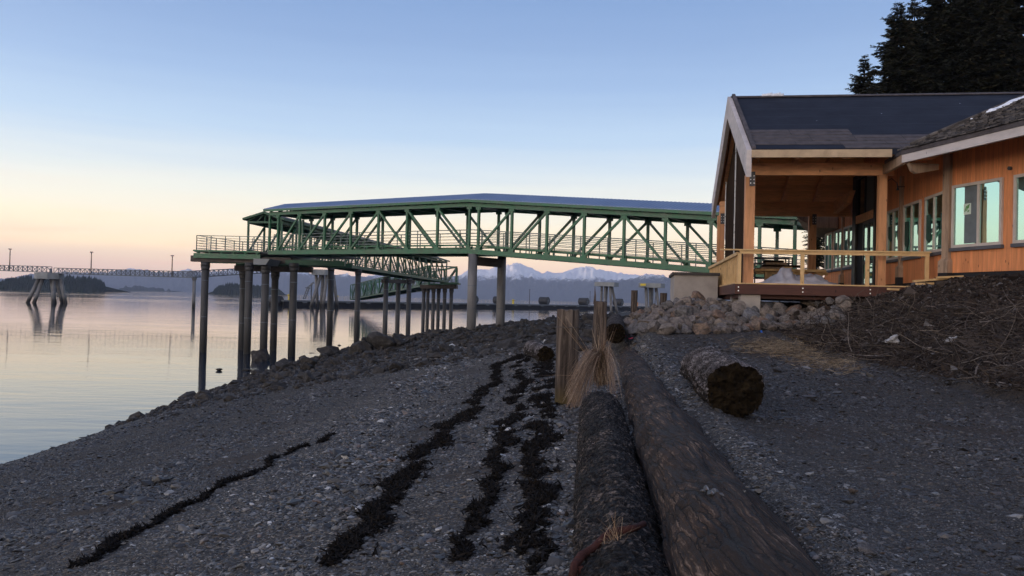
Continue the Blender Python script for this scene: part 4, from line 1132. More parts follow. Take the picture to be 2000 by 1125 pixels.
MB().lb(23.52, 23.70, VG + .2, 6.7, 3.62, 3.95).build('porch_beam', M['beam'], lodge)
MB().lb(31.9, 32.1, VG + .2, 7.6, 3.36, 3.90).build('porch_beam', M['beam'], lodge)
MB().prism([L(31.8, 6.95, 3.9), L(31.8, 6.95, 3.45), L(29.8, 6.95, 3.62), L(29.3, 6.95, 3.98)], BV * .16).build('brace', M['beam'], lodge)
for (u, v) in ((23.6, 2.92), (23.6, 6.415), (32.0, 2.92), (32.0, 6.25)):
    top = 3.62 if u < 30 else 3.36
    hw = .105 if (u < 30 and v > 5) else .13
    po = MB().lb(u - hw, u + hw, v - hw, v + hw, FZ, top).build('post', M['glulam'], lodge)
    if not (u < 30 and v > 5):
        br = MB().lb(u - .16, u - .148, v - .03, v + .12, top - .32, top + .08).build('steel_bracket', M['steel'], po)
        m = MB()
        for a in (.0, .09):
            for c in (-.24, -.14, -.04): m.lb(u - .17, u - .158, v + a - .012, v + a + .012, top + c - .012, top + c + .012)
        m.build('bracket_bolt', M['bolt'], po)
# dark panels filling the middle of the gable
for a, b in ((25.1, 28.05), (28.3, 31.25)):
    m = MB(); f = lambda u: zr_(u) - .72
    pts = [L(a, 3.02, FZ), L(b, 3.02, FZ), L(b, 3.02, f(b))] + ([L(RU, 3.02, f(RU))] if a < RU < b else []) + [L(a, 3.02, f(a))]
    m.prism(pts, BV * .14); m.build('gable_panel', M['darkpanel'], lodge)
m = MB(); m.lb(28.12, 28.16, 2.99, 3.03, FZ, 5.9); m.lb(31.27, 31.31, 2.99, 3.03, 2.4, 5.1); m.build('trim_strip', M['bolt'], lodge)

# main wall
WV = 7.65
m = MB(); w0, w1 = 22.15, 36.4
m.prism([L(w0, WV, .75), L(w1, WV, .75), L(w1, WV, 3.95), L(32.9, WV, 3.95), L(RU, WV, 6.55), L(22.5, WV, 3.98), L(w0, WV, 3.98)], BV * .25)
m.build('wall', M['siding_u'], lodge)
MB().lb(w0, w1, WV + .02, WV + .24, -.2, .75).build('foundation', M['blackbase'], lodge)


def window(frame, x0, x1, z0, z1, mull, name='window', glass='glass', t=.07, sill=True):
    """frame(x, d, z): x along the wall, d out of it"""
    fm = MB(); bx = lambda a, b, c, d, e, f: fm.box(a, b, c, d, e, f, frame)
    bx(x0, x0 + t, 0, .06, z0, z1); bx(x1 - t, x1, 0, .06, z0, z1); bx(x0 + t, x1 - t, 0, .06, z1 - t, z1); bx(x0 + t, x1 - t, 0, .06, z0, z0 + t)
    for q_ in mull: bx(q_ - t * .5, q_ + t * .5, 0, .058, z0 + t, z1 - t)
    wd = fm.build(name, M['winframe'], lodge)
    pm = MB(); xs = [x0 + t] + list(mull) + [x1 - t]
    for i in range(len(xs) - 1):
        a = xs[i] + (t * .5 if i else 0); b = xs[i + 1] - (t * .5 if i < len(xs) - 2 else 0); tl = rnd.uniform(-.004, .004)
        pm.add([frame(a, .022 + tl, z0 + t), frame(b, .022 - tl, z0 + t), frame(b, .022 - tl, z1 - t), frame(a, .022 + tl, z1 - t)], [(0, 1, 2, 3)])
    pm.build('pane', M[glass], wd)
    if sill: MB().box(x0 - .03, x1 + .03, 0.001, .09, z0 - .085, z0 - .003, frame).build('sill', M['sill'], wd)
    return wd


fu = lambda x, d, z: L(x, WV - d, z)
for a, b in ((22.45, 23.88), (24.27, 25.73), (26.12, 27.36), (31.6, 33.0), (33.25, 34.6), (34.9, 36.2)):
    wd = window(fu, a, b, 1.5, 3.05, [(a + b) / 2])
    dm = MB()
    for k, (x0, x1) in enumerate(((a + .09, a + .25), (b - .42, b - .09))):
        n = 7; zt, zb = (2.5, 2.0) if k == 0 else (2.55, 1.62 + rnd.uniform(0, .5))
        vs = [];
        for i in range(n):
            q_ = i / (n - 1); x = x0 + (x1 - x0) * q_; vs += [fu(x, .030 + .006 * (i % 2), zt), fu(x - .05 * (1 - q_), .030 + .006 * (i % 2), zb + .25 * abs(q_ - .4))]
        dm.add(vs, [(2 * i, 2 * i + 1, 2 * i + 3, 2 * i + 2) for i in range(n - 1)])
    dm.build('drape', M['drape'], wd, fix=False)


def pilaster(f, x0, x1, zt, lodge=lodge):
    p = MB().box(x0, x1, 0, .09, 1.3, zt, f).build('pilaster', M['weather'], lodge)
    m = MB(); m.box(x0 - .05, x1 + .05, 0, .15, .93, 1.22, f)
    m.hexa([f(*q_) for q_ in ((x0 - .05, 0, 1.22), (x1 + .05, 0, 1.22), (x1 + .05, .15, 1.22), (x0 - .05, .15, 1.22), (x0, 0, 1.3), (x1, 0, 1.3), (x1, .09, 1.3), (x0, .09, 1.3))])
    m.build('pilaster_base', M['fascia'] if False else M['weather'], p)
    MB().box(x0 - .05, x1 + .05, 0, .15, .55, .928, f).build('pilaster_foot', M['blackbase'], p)


pilaster(fu, 25.86, 26.02, 3.95); pilaster(fu, 33.06, 33.19, 4.3)
# entrance: dark frame, glazed leaf, transom
fm = MB(); bx = lambda a, b, c, d, e, f: fm.box(a, b, c, d, e, f, fu)
bx(31.05, 31.5, 0, .10, FZ, 4.75); bx(28.55, 28.75, 0, .10, FZ, 4.75); bx(28.75, 31.05, 0, .10, 4.6, 4.75); bx(29.9, 30.0, 0, .08, 3.3, 4.6)
en = fm.build('entrance_frame', M['darkframe'], lodge)
MB().box(28.75, 31.05, .001, .09, 3.0, 3.28, fu).build('transom_bar', M['beam'], en)
m = MB(); m.box(28.8, 29.9, .002, .03, 3.28, 4.6, fu); m.build('transom_pane', M['grey_panel'], en)
m = MB(); m.box(30.0, 31.05, .002, .02, 3.28, 4.6, fu); m.build('transom_pane', M['glass_dark'], en)
MB().box(30.15, 31.05, .002, .02, FZ, 3.0, fu).build('doorway_dark_sheet', M['blackbase'], en)  # flat black sheet standing for the unlit inside of the doorway
for a, b in ((28.75, 29.44), (29.46, 30.15)):
    m = MB(); bx2 = lambda *q_: m.box(*q_, fu)
    bx2(a, a + .1, .03, .07, FZ, 3.0); bx2(b - .1, b, .03, .07, FZ, 3.0); bx2(a + .1, b - .1, .03, .07, 2.88, 3.0); bx2(a + .1, b - .1, .03, .07, FZ, FZ + .25); bx2(a + .1, b - .1, .03, .065, 1.5, 1.6)
    dr = m.build('door', M['darkframe'], lodge)
    MB().box(a + .1, b - .1, .035, .045, FZ + .25, 2.88, fu).build('pane', M['glass'], dr)
    MB().box((b - .09 if a < 29 else a + .03), (b - .03 if a < 29 else a + .09), .07, .12, 1.5, 1.75, fu).build('handle', M['steel'], dr)

# the wing that turns towards the viewer
WC = Vector((11.03, 20.77, 0)); EN = Vector((-0.975, -0.222, 0)).normalized()
fe = lambda x, d, z: WC + EDIR * x + EN * d + Vector((0, 0, z))
m = MB(); m.prism([fe(-.03, 0, .93), fe(9, 0, .93), fe(9, 0, 4.02), fe(-.03, 0, 4.02)], EN * -.25).build('wing_wall', M['siding_e'], lodge)
MB().box(-.03, 9, -.22, -.02, -.3, .93, fe).build('wing_foundation', M['blackbase'], lodge)
wA = window(fe, .17, 1.74, 1.55, 3.12, [1.03])
MB().box(.575, .985, .026, .034, 1.64, 3.03, fe).build('grey_panel', M['grey_panel'], wA)  # dull grey panel painted in place of a porch post's reflection
pn = MB().box(.56, .79, .036, .042, 2.35, 2.62, fe).build('notice', M['paper'], wA)
m = MB()
for a in ((.60, 2.42, .66, 2.56), (.66, 2.44, .70, 2.58), (.71, 2.50, .74, 2.60), (.69, 2.41, .74, 2.45)): m.bar(fe(a[0], .044, a[1]), fe(a[2], .044, a[3]), .025, .006, tuple(EN))
m.build('notice_print', M['greenink'], wA)
window(fe, 2.07, 3.65, 1.55, 3.12, [2.95]); window(fe, 4.0, 5.6, 1.55, 3.12, [4.8])
pilaster(fe, -.11, .12, 3.95)
v_ = MB(); v_.tube([fe(1.93, 0, 3.3), fe(1.93, .06, 3.3)], .045, 10).build('vent_pipe', M['steel'], lodge)
# wing roof: hip at the corner, weathered shakes, primed fascia
EA = L(21.87, 6.4, 0)
fr_ = lambda s, d, z: EA + EDIR * s - EN * d + Vector((0, 0, z))
KS = 0.46; ZE = 3.98
hipdir = math.tan(math.radians(78.8))
m = MB(); m.prism([fr_(-.0, 0, ZE), fr_(9.5, 0, ZE), fr_(9.5, 9, ZE + 9 * KS), fr_(9 / hipdir, 9, ZE + 9 * KS)], (0, 0, -.05))
m.prism([EA + Vector((0, 0, ZE)), fr_(9 / hipdir, 9, ZE + 9 * KS), L(24.6, 14.6, ZE + 8.2 * KS), L(22.2, 6.64, ZE + .2)], (0, 0, -.05))
wr = m.build('wing_roof', M['shake'], lodge)
m = MB(); d = -.06
while d < 4.2:
    s = d / hipdir - .08
    while s < 7.0:
        wd_ = rnd.uniform(.09, .2); th = rnd.uniform(.018, .04); dl_ = rnd.uniform(-.02, .02); tw = rnd.uniform(-.008, .008)
        a0, a1 = s, s + wd_ - .008; d0, d1 = d + dl_, d + .34
        z0 = ZE + d0 * KS + .035 + th; z1 = ZE + d1 * KS + .012
        m.add([fr_(a0, d0, z0 + tw), fr_(a1, d0, z0 - tw), fr_(a1, d1, z1), fr_(a0, d1, z1), fr_(a0, d0, z0 - th), fr_(a1, d0, z0 - th)], [(0, 1, 2, 3), (4, 5, 1, 0)])
        s += wd_
    d += .19
m.build('shakes', M['shake'], wr, fix=False)
m = MB()
for i in range(40):
    d = .25 + i * .1; s = d / hipdir
    m.tube([fr_(s - .05, d, ZE + d * KS + .07), fr_(s + .02, d + .15, ZE + (d + .15) * KS + .075)], [.05, .05], 6)
m.build('hip_cap', M['shake'], wr)
m = MB(); sn = random.Random(3); vs = []
for i in range(46):
    d = 1.62 + i * .085; s = d / hipdir; wdt = .0 + .03 * sst(0, 8, i) + .05 * math.sin(i * 1.3) + (.16 if 6 < i < 18 else 0)
    for j in range(7):
        q_ = j / 6; h = .06 + .045 * math.sin(q_ * math.pi) * (1 + .4 * math.sin(i * .9 + j))
        vs.append(fr_(s - .10 + q_ * (wdt + .1), d, ZE + d * KS + (h if 0 < j < 6 else .02)))
m.add(vs, [(i * 7 + j, i * 7 + j + 1, i * 7 + j + 8, i * 7 + j + 7) for i in range(45) for j in range(6)])
m.build('snow_strip', M['snow'], wr, True)
m = MB(); m.prism([fr_(0, 0, 3.67), fr_(9.5, 0, 3.67), fr_(9.5, 0, 3.87), fr_(0, 0, 3.87)], -EN * .09).build('wing_fascia', M['fascia'], lodge)
m = MB(); m.prism([fr_(0.0, -.02, 3.872), fr_(9.5, -.02, 3.872), fr_(9.5, -.02, 3.975), fr_(0, -.02, 3.975)], -EN * .1).build('drip_edge', M['shingle'], lodge)
m = MB(); m.prism([L(21.9, 6.40, 3.64), L(23.75, 6.40, 3.64), L(23.75, 6.40, 3.88), L(21.9, 6.40, 3.88)], BV * .09).build('wing_fascia', M['weather'], lodge)
m = MB(); m.prism([L(21.9, 6.38, 3.882), L(23.3, 6.38, 3.882), L(23.3, 6.38, 3.97), L(21.9, 6.38, 3.97)], BV * .09).build('drip_edge', M['shingle'], lodge)
m = MB(); m.prism([fr_(.1, .1, 3.93), fr_(9, .1, 3.93), fr_(9, 1.3, 4.0), fr_(-.2, 1.3, 4.0)], (0, 0, .03)); m.prism([L(21.9, 6.5, 3.93), L(23.4, 6.5, 3.93), L(23.4, 7.6, 4.0), L(21.9, 7.6, 4.0)], (0, 0, .03)); m.build('soffit', M['ceil'], lodge)
# lookout timber with a shaped end under the wing eave
m = MB(); a = fr_(.02, .12, 0); dirn = (WC - EA); dirn.z = 0; dirn.normalize(); sd_ = Vector((dirn.y, -dirn.x, 0)) * .13
m.prism([a + Vector((0, 0, 3.66)), a + dirn * .10 + Vector((0, 0, 3.46)), a + dirn * .22 + Vector((0, 0, 3.40)), a + dirn * .8 + Vector((0, 0, 3.52)), a + dirn * .8 + Vector((0, 0, 3.66))], sd_).build('lookout', M['weather'], lodge)
# eave end of the far wing, seen below the porch beam
m = MB(); m.prism([L(33.2, 5.9, 3.72), L(33.2, 5.9, 3.45), L(33.5, 6.6, 3.1), L(33.9, 7.6, 3.1), L(33.9, 7.6, 3.9)], BU * 5 + BV * 1.2).build('far_eave', M['weather'], lodge)
# a hanging wire and work lamp on the beam end
m = MB(); c = at(1738, 350, 22.6)
m.tube([c + Vector((-.25, 0, .05)), c + Vector((-.1, 0, -.08)), c + Vector((.05, 0, .02)), c + Vector((.2, 0, -.1)), c + Vector((.22, 0, -.22))], .012, 6); m.tube([c + Vector((.22, 0, -.22)), c + Vector((.22, 0, -.30))], [.02, .045], 8); m.tube([c + Vector((.22, 0, -.2)), c + Vector((.42, 0, -.2))], .012, 6)
m.build('cable', M['darkframe'], lodge)

# porch deck
MB().lb(23.05, 33.0, 2.6, WV - .01, .38, FZ - .004).build('deck', M['fresh'], lodge)
d1 = MB().lb(23.0, 23.045, 2.555, 8.9, .29, .565).build('deck_fascia', M['deckfascia'], lodge)
d2 = MB().lb(23.0, 33.0, 2.51, 2.553, .29, .565).build('deck_fascia', M['deckfascia'], lodge)
m = MB(); m.lb(22.985, 23.05, 2.5, 8.9, .568, .60); m.lb(23.06, 33.0, 2.5, 2.598, .568, .60); m.build('deck_edge', M['fresh'], lodge)
for v in (2.60, 4.28, 6.0):
    m = MB()
    for z in (.38, .48): m.tube([L(23.0, v, z), L(22.985, v, z)], .018, 8)
    m.build('bolt', M['bolt'], d1)
MB().lb(23.12, 23.7, 2.68, 3.2, -.6, .28).build('deck_pier', M['concrete'], lodge); MB().lb(25.5, 26.0, 2.7, 3.2, -.6, .28).build('deck_pier', M['concrete'], lodge)
MB().lb(23.3, 33, 2.7, WV, .18, .372).build('joists', M['deckfascia'], lodge)
for v in (2.62, 4.27, 5.93, 7.42): MB().lb(23.02, 23.11, v - .045, v + .045, .601, 1.40).build('railing_post', M['fresh'], lodge)
MB().lb(22.97, 23.11, 2.10, 7.50, 1.478, 1.516).build('top_rail', M['fresh'], lodge)
MB().lb(23.01, 23.05, 2.62, 7.47, 1.39, 1.476).build('rail', M['fresh'], lodge)
MB().lb(23.2, 33.0, 2.555, 2.60, 1.36, 1.45).build('rail', M['fresh'], lodge)
for i in range(17):
    u = 23.5 + i * .58; MB().lb(u - .045, u + .045, 2.603, 2.70, .601, 1.45).build('railing_post', M['fresh'], lodge)
MB().lb(32.3, 32.36, 2.7, 6.9, 1.18, 1.30).build('rail', M['fresh'], lodge)

# abutment wall at the walkway's landing
ab = empty('abutment', (6.05, 28.0, 0), 'beige concrete abutment wall with a dark cap beside the deck', 'wall')
MB().box(5.34, 6.74, 26.9, 30.5, -.8, .93, lambda x, y, z: (x + (y - 26.9) * .158, y - (x - 6.05) * .1, z)).build('body', M['concrete'], ab)
MB().box(5.27, 6.80, 26.82, 30.55, .932, 1.02, lambda x, y, z: (x + (y - 26.9) * .158, y - (x - 6.05) * .1, z)).build('cap', M['cap'], ab)

# things on the deck
r2 = random.Random(11); nu, nv = 26, 60; vs = []
for i in range(nu):
    for j in range(nv):
        a, b = i / (nu - 1), j / (nv - 1); u = 24.2 + a * 1.7; v = 3.15 + b * 2.55
        env = math.sin(math.pi * a) ** .6 * (math.exp(-((b - .36) / .16) ** 2) * .40 + math.exp(-((b - .68) / .2) ** 2) * .27 + .05)
        n_ = noise.fractal(Vector((u * 2.2, v * 2.2, 3)), .8, 2.0, 5); cr_ = abs(noise.noise(Vector((u * 3.3, v * 3.3, 9)))) * .14
        z = FZ + .012 + max(env * (1 + .35 * n_) - cr_ * (env > .03), 0.0)
        if i in (0, nu - 1) or j in (0, nv - 1): z = FZ + .004
        vs.append(L(u + .05 * n_, v + .08 * n_, z))
m = MB(); m.add(vs, [(i * nv + j, i * nv + j + 1, (i + 1) * nv + j + 1, (i + 1) * nv + j) for i in range(nu - 1) for j in range(nv - 1)])
tag(single(m, 'plastic_sheet', M['plastic'], L(25, 4.4, FZ), True), 'crumpled translucent plastic sheeting heaped on the porch deck', 'plastic sheet')
wb_ = empty('workbench', L(30, 4.4, FZ), 'wooden workbench piled with timber at the back of the porch', 'workbench')
MB().lb(29.7, 30.5, 3.9, 6.3, 1.20, 1.28).build('top', M['fresh'], wb_)
for v in (4.4, 5.0, 6.1): MB().lb(29.9, 30.1, v - .12, v + .12, FZ, 1.2).build('leg', M['fresh'], wb_)
tp_ = empty('timber_stack', L(30.1, 4.8, 1.28), 'dark boards stacked on the workbench under the porch', 'timber')
for i, (a, b, z) in enumerate(((4.15, 5.2, 1.28), (4.2, 5.6, 1.36), (4.3, 5.0, 1.44), (4.25, 4.9, 1.52))): MB().lb(29.85, 30.3, a, b, z, z + .07).build('board', M['darkpanel' if i % 2 else 'weather'], tp_)
bb = empty('block_post', L(28.6, 4.55, FZ), 'short upright timber offcut standing behind the plastic sheeting', 'timber'); MB().lb(28.5, 28.75, 4.65, 4.95, FZ, 1.3).build('block', M['fresh'], bb)
sc_ = empty('scaffold_frame', L(31, 4.6, FZ), 'dark tubular scaffold frame standing at the far edge of the porch', 'scaffold'); m = MB()
for v in (4.1, 5.3, 5.42):
    m.tube([L(31.2, v, FZ), L(31.2, v, 1.78)], .025, 6); m.tube([L(31.9, v, FZ), L(31.9, v, 1.78)], .025, 6)
for z in (1.0, 1.35, 1.55, 1.75): m.tube([L(31.2, 4.1, z), L(31.2, 5.42, z)], .02, 6); m.tube([L(31.9, 4.1, z), L(31.9, 5.42, z)], .02, 6)
m.build('tubes', M['steel'], sc_)
for k, (px, py, Yd, ln, an, lab) in enumerate(((1700, 575, 20.9, .55, .1, 'pale board offcut lying at the right end of the deck fascia'), (1720, 572, 20.8, .5, .35, 'pale board offcut tilted against the soil below the railing end'), (1745, 570, 20.5, .3, -.4, 'stubby offcut lying below the other scraps on the soil'),
                                  (1806, 558, 20.4, .4, .0, 'round ended board under the last railing post'), (1815, 552, 20.6, .8, .3, 'longest board scrap leaning on the heap by the last railing post'), (1843, 549, 19.9, .6, .25, 'board scrap next to the wing corner post'), (1855, 547, 19.7, .6, .12, 'thin board scrap at the foot of the wing wall'))):
    c = hit(px, py, 12, 24); c.z = zg1(c.x, c.y); m = MB(); dd = Vector((math.cos(an), -math.sin(an) * .4, .25 * math.sin(an)))
    m.bar(c + Vector((0, 0, .07)) - dd * ln / 2, c + Vector((0, 0, .09)) + dd * ln / 2, .14, .05)
    tag(single(m, 'board_scrap', M['fresh'], c), lab, 'board', 'board scraps by the deck')
# ------------------------------------------------------------------ boulders and rocks
import bmesh


def rock_mesh(name, seed, m, cuts=9, rough=.16, sub=3):
    rr = random.Random(seed); bm = bmesh.new(); bmesh.ops.create_icosphere(bm, subdivisions=sub, radius=1.0)
    pl = []
    for _ in range(cuts):
        n = Vector((rr.gauss(0, 1), rr.gauss(0, 1), rr.gauss(0, 1))).normalized(); pl.append((n, rr.uniform(.40, .82)))
    for v in bm.verts:
        p = v.co.copy()
        for n, d in pl:
            k = p.dot(n)
            if k > d: p -= n * (k - d) * .98
        p += p.normalized() * rough * noise.fractal(p * 1.6 + Vector((seed * 3.1, 0, 0)), .9, 2.1, 5)
        v.co = p
    me = bpy.data.meshes.new(name); bm.to_mesh(me); bm.free()
    me.polygons.foreach_set('use_smooth', [True] * len(me.polygons))
    try: me.set_sharp_from_angle(angle=math.radians(24))
    except Exception: pass
    me.materials.append(m); return me


def place(me, name, p, s, rz=None, tilt=.5):
    o = bpy.data.objects.new(name, me); COL.objects.link(o); o.location = p
    o.scale = s if hasattr(s, '__len__') else (s, s, s)
    o.rotation_euler = (rnd.uniform(-tilt, tilt), rnd.uniform(-tilt, tilt), rnd.uniform(0, 6.28) if rz is None else rz)
    return o


RIP = [rock_mesh('riprap_boulder', i, M['riprap'], 9 + i % 4, .09, 4) for i in range(12)]
GR = 'boulders of the riprap bank below the deck'


def rip_label(px, py):
    if py > 628: a = 'in the lowest row'
    elif py > 608: a = 'midway up the bank'
    else: a = 'along the top of the bank'
    b = 'left of the abutment wall' if px < 1318 else ('below the abutment wall' if px < 1408 else ('below the deck corner' if px < 1500 else 'near the soil heap'))
    return f'rough grey brown riprap boulder {a} {b}'


SPEC = [(1276, 625, .52, 'large rounded orange brown boulder at the left end of the riprap'), (1295, 637, .50, 'long pale tan boulder lying at the foot of the riprap'), (1285, 615, .42, 'flat topped tan boulder above the orange brown one'),
        (1340, 622, .62, 'biggest pale buff boulder in the middle of the riprap bank'), (1403, 622, .46, 'blocky grey boulder with a flat face in the riprap'), (1412, 643, .40, 'white veined grey boulder at the front foot of the riprap'),
        (1380, 604, .28, 'small rusty orange block among the riprap'), (1467, 618, .5, 'wide brown boulder of the riprap below the deck pier'), (1229, 628, .36, 'pale blue grey boulder beside the end of the far log')]
pts = []
for px, py, s, lab in SPEC:
    h = hit(px, py + 6, 14, 40); pts.append((h.x, h.y, s * .5))
    o = place(rnd.choice(RIP), 'riprap_boulder', h + Vector((0, 0, s * .22)), (s * .62, s * .5, s * .45), tilt=.25); tag(o, lab, 'boulder', GR)
n = 0
for _ in range(9000):
    px = rnd.uniform(1222, 1650); py = rnd.uniform(592, 655)
    if px < 1320 and py < 597 + (1320 - px) * .20: continue
    if py > 652 - (px - 1400) * .06 * (px > 1400): continue
    h = hit(px, py, 14, 30)
    if h.y > 24.6 or (h.y < 19.0 and px > 1500): continue
    if 23.0 < h.dot(BU) and h.dot(BV) > 2.5 and h.dot(BU) > 24.2: continue
    s = rnd.choice((.2, .26, .32, .4, .5)) * rnd.uniform(.85, 1.15)
    if any((h.x - a) ** 2 + (h.y - b) ** 2 < (c + s * .5) ** 2 * .60 for a, b, c in pts): continue
    pts.append((h.x, h.y, s * .5))
    o = place(RIP[n % 12], 'riprap_boulder', h + Vector((0, 0, s * .20)), (s * rnd.uniform(.5, .72), s * rnd.uniform(.46, .6), s * rnd.uniform(.38, .55)))
    tag(o, rip_label(px, py), 'boulder', GR); n += 1
    if n > 270: break

SH = [rock_mesh('shore_rock', 50 + i, M['shorerock'], 9, .18, 3) for i in range(7)]
GS = 'dark rocks along the shore'
SPEC = [(742, 684, 2.0, 'biggest dark rock on the shore below the receding ramp'), (706, 690, 1.7, 'broad dark rock at the water edge left of the biggest shore rock'), (775, 678, 1.6, 'broad dark rock right of the biggest shore rock'),
        (713, 665, .95, 'rounded rock standing in the water by the second ramp pile'), (507, 705, 1.9, 'dark rock under the platform with a pile rising beside it'), (640, 697, 1.5, 'low dark rock at the foot of the nearest ramp pile'),
        (560, 722, 1.3, 'dark rock at the water edge under the platform'), (600, 718, 1.1, 'dark rock on the shore right of the platform piles'), (540, 762, .55, 'pale topped angular rock on the gravel below the platform'),
        (602, 745, .6, 'dark rock on the gravel between the platform and the seaweed'), (345, 812, .42, 'flat grey slab at the water line in front of the platform'), (330, 811, .34, 'smaller flat rock at the water line beside the grey slab'), (775, 723, .55, 'lone dark rock on the beach above the gravel'),
        (483, 724, .75, 'low dark rock awash between the platform piles'), (428, 724, .65, 'small dark rock awash between the first two platform piles'), (663, 675, .4, 'small rock awash left of the second ramp pile'), (622, 681, .35, 'tiny rock awash near the nearest ramp pile')]
for px, py, s, lab in SPEC:
    h = hit(px, py, 5, 120); s = s * (.78 if s > .6 else 1)
    if h.z < WATER_Z: h = Vector(ray(px, py)) * (WATER_Z / ray(px, py).z)
    flat = .2 if 'awash' in lab or 'slab' in lab else .42
    o = place(SH[len(pts) % 7], 'shore_rock', h + Vector((0, 0, s * flat * .4)), (s * .55, s * .5, s * flat), tilt=.15); tag(o, lab, 'rock', GS); pts.append((h.x, h.y, s * .4))


def shore_label(px, py):
    if px < 700: return 'dark rock at the water edge between the platform and the biggest shore rock'
    if px < 905: return 'dark rock on the spit left of the walkway pier'
    if px < 985: return 'dark rock on the spit around the walkway pier'
    return 'dark rock on the spit right of the walkway pier'


n = 0
for _ in range(7000):
    px = rnd.uniform(560, 1180); lo = np.interp(px, [560, 640, 700, 760, 850, 1000, 1180], [712, 692, 668, 660, 650, 645, 640])
    py = lo + abs(rnd.gauss(0, 1)) * 17
    h = hit(px, py, 8, 90); s = rnd.choice((.25, .3, .4, .5, .7)) * rnd.uniform(.8, 1.25)
    if h.y < 22: continue
    if any((h.x - a) ** 2 + (h.y - b) ** 2 < (c + s * .5) ** 2 * .55 for a, b, c in pts): continue
    pts.append((h.x, h.y, s * .5))
    o = place(SH[n % 7], 'shore_rock', h + Vector((0, 0, s * .10)), (s * .6, s * .52, s * rnd.uniform(.3, .45))); tag(o, shore_label(px, py), 'rock', GS); n += 1
    if n > 125: break


# ------------------------------------------------------------------ logs and wooden posts
def log(name, A, B, r, seed, m, label, amp=.05, fa=7.0, fs=2.2, nseg=None, taper=1.0, bend=0.0, parts=True, endmat='logend', na=84, wob=.05, group=None):
    A = Vector(A); B = Vector(B); d = B - A; Ln = d.length; d.normalize(); up = Vector((0, 0, 1)); a = d.cross(up).normalized(); b = a.cross(d).normalized()
    ns = nseg or int(Ln / .035); vs = []; rd = []; sv = Vector((seed * 7.3, seed * 1.7, 0))
    for i in range(ns + 1):
        s = i / ns; c = A + d * (Ln * s) + a * (bend * math.sin(math.pi * s)); R = r * (1 + (taper - 1) * s)
        R *= 1 + wob * noise.noise(Vector((s * Ln * .8, seed, 0)))
        for k in range(na):
            t_ = 2 * math.pi * k / na; q_ = Vector((math.cos(t_), math.sin(t_), 0))
            p = Vector((q_.x * r * fa, q_.y * r * fa, s * Ln * fs)) + sv
            wv = Vector((0, 0, noise.noise(p * .6) * 1.2))
            h = noise.ridged_multi_fractal(p + wv, .9, 2.1, 5, 1.0, 2.0) * .33
            lump = noise.noise(Vector((q_.x * 1.6, q_.y * 1.6, s * Ln * 1.1)) + sv)
            rr = R * (1 + .10 * lump) + amp * (h - .5)
            if i in (0, ns): rr *= .97
            vs.append(c + (a * q_.x + b * q_.y) * rr); rd.append(min(max(h, 0), 1))
    root = empty(name, (A + B) / 2, label, 'log', group); off = (A + B) / 2
    V = np.array([tuple(v - off) for v in vs]); idx = np.arange((ns + 1) * na).reshape(ns + 1, na)
    F = np.stack([idx[:-1], np.roll(idx[:-1], -1, 1), np.roll(idx[1:], -1, 1), idx[1:]], -1).reshape(-1, 4)
    o = mesh_np('bark', V, F, m, root, True); attr(o.data, 'ridge', rd)
    for e in (0, 1):
        c = (A if e == 0 else B); base = [vs[(0 if e == 0 else ns * na) + k] for k in range(na)]; ring_n = 9; ev = []
        cc = sum(base, Vector()) / na
        for j in range(ring_n + 1):
            q_ = 1 - j / ring_n
            for k in range(na):
                p = cc + (base[k] - cc) * q_
                dz = (noise.fractal(p * 9 + sv, .8, 2.1, 5) * .035 - .012 * math.sin(q_ * 3.1)) * (1 if j else 0)
                ev.append(p + d * (dz if e == 0 else -dz) * 1.3)
        m2 = MB(); m2.add(ev, [(j * na + k, j * na + (k + 1) % na, (j + 1) * na + (k + 1) % na, (j + 1) * na + k) for j in range(ring_n) for k in range(na)])
        m2.build('log_end', M[endmat], root, True)
    return root


log('driftwood_log', (.54, 3.2, -1.62), (1.31, 11.7, -1.58), .295, 1, M['bark_dark'], 'dark charred log with fissured bark, lying left of the long brown log', .075, 19, 13.0, nseg=470, na=150)
log('driftwood_log', (1.06, 2.6, -1.43), (2.98, 20.4, -1.38), .345, 2, M['bark_brown'], 'long smooth brown log half buried in gravel, running to the far log', .035, 9, 1.1, nseg=420, na=120, taper=.84, wob=.16, bend=-.05)
log('driftwood_log', at(1201, 651, 20.2), at(1203, 628, 27.5), .265, 3, M['bark_grey'], 'grey barked log lying beyond the long brown log, by the second wooden post', .05, 14, 16.0, nseg=260)
log('driftwood_log', (2.47, 9.0, -.945), (2.86, 12.1, -.965), .325, 4, M['bark_pale'], 'short fat log with pale rotten bark and a dark cut end on the gravel', .075, 15, 9.0, nseg=170, na=140, wob=.06)
h1, h2 = hit(1037, 688, 10, 40), hit(1066, 706, 10, 40)
log('driftwood_log', h1 + Vector((0, 0, .12)), h2 + Vector((0, 0, .16)), .25, 5, M['bark_pale'], 'short pale stump of driftwood left of the big wooden post', .11, 12, 8, nseg=70, na=80, wob=.25)


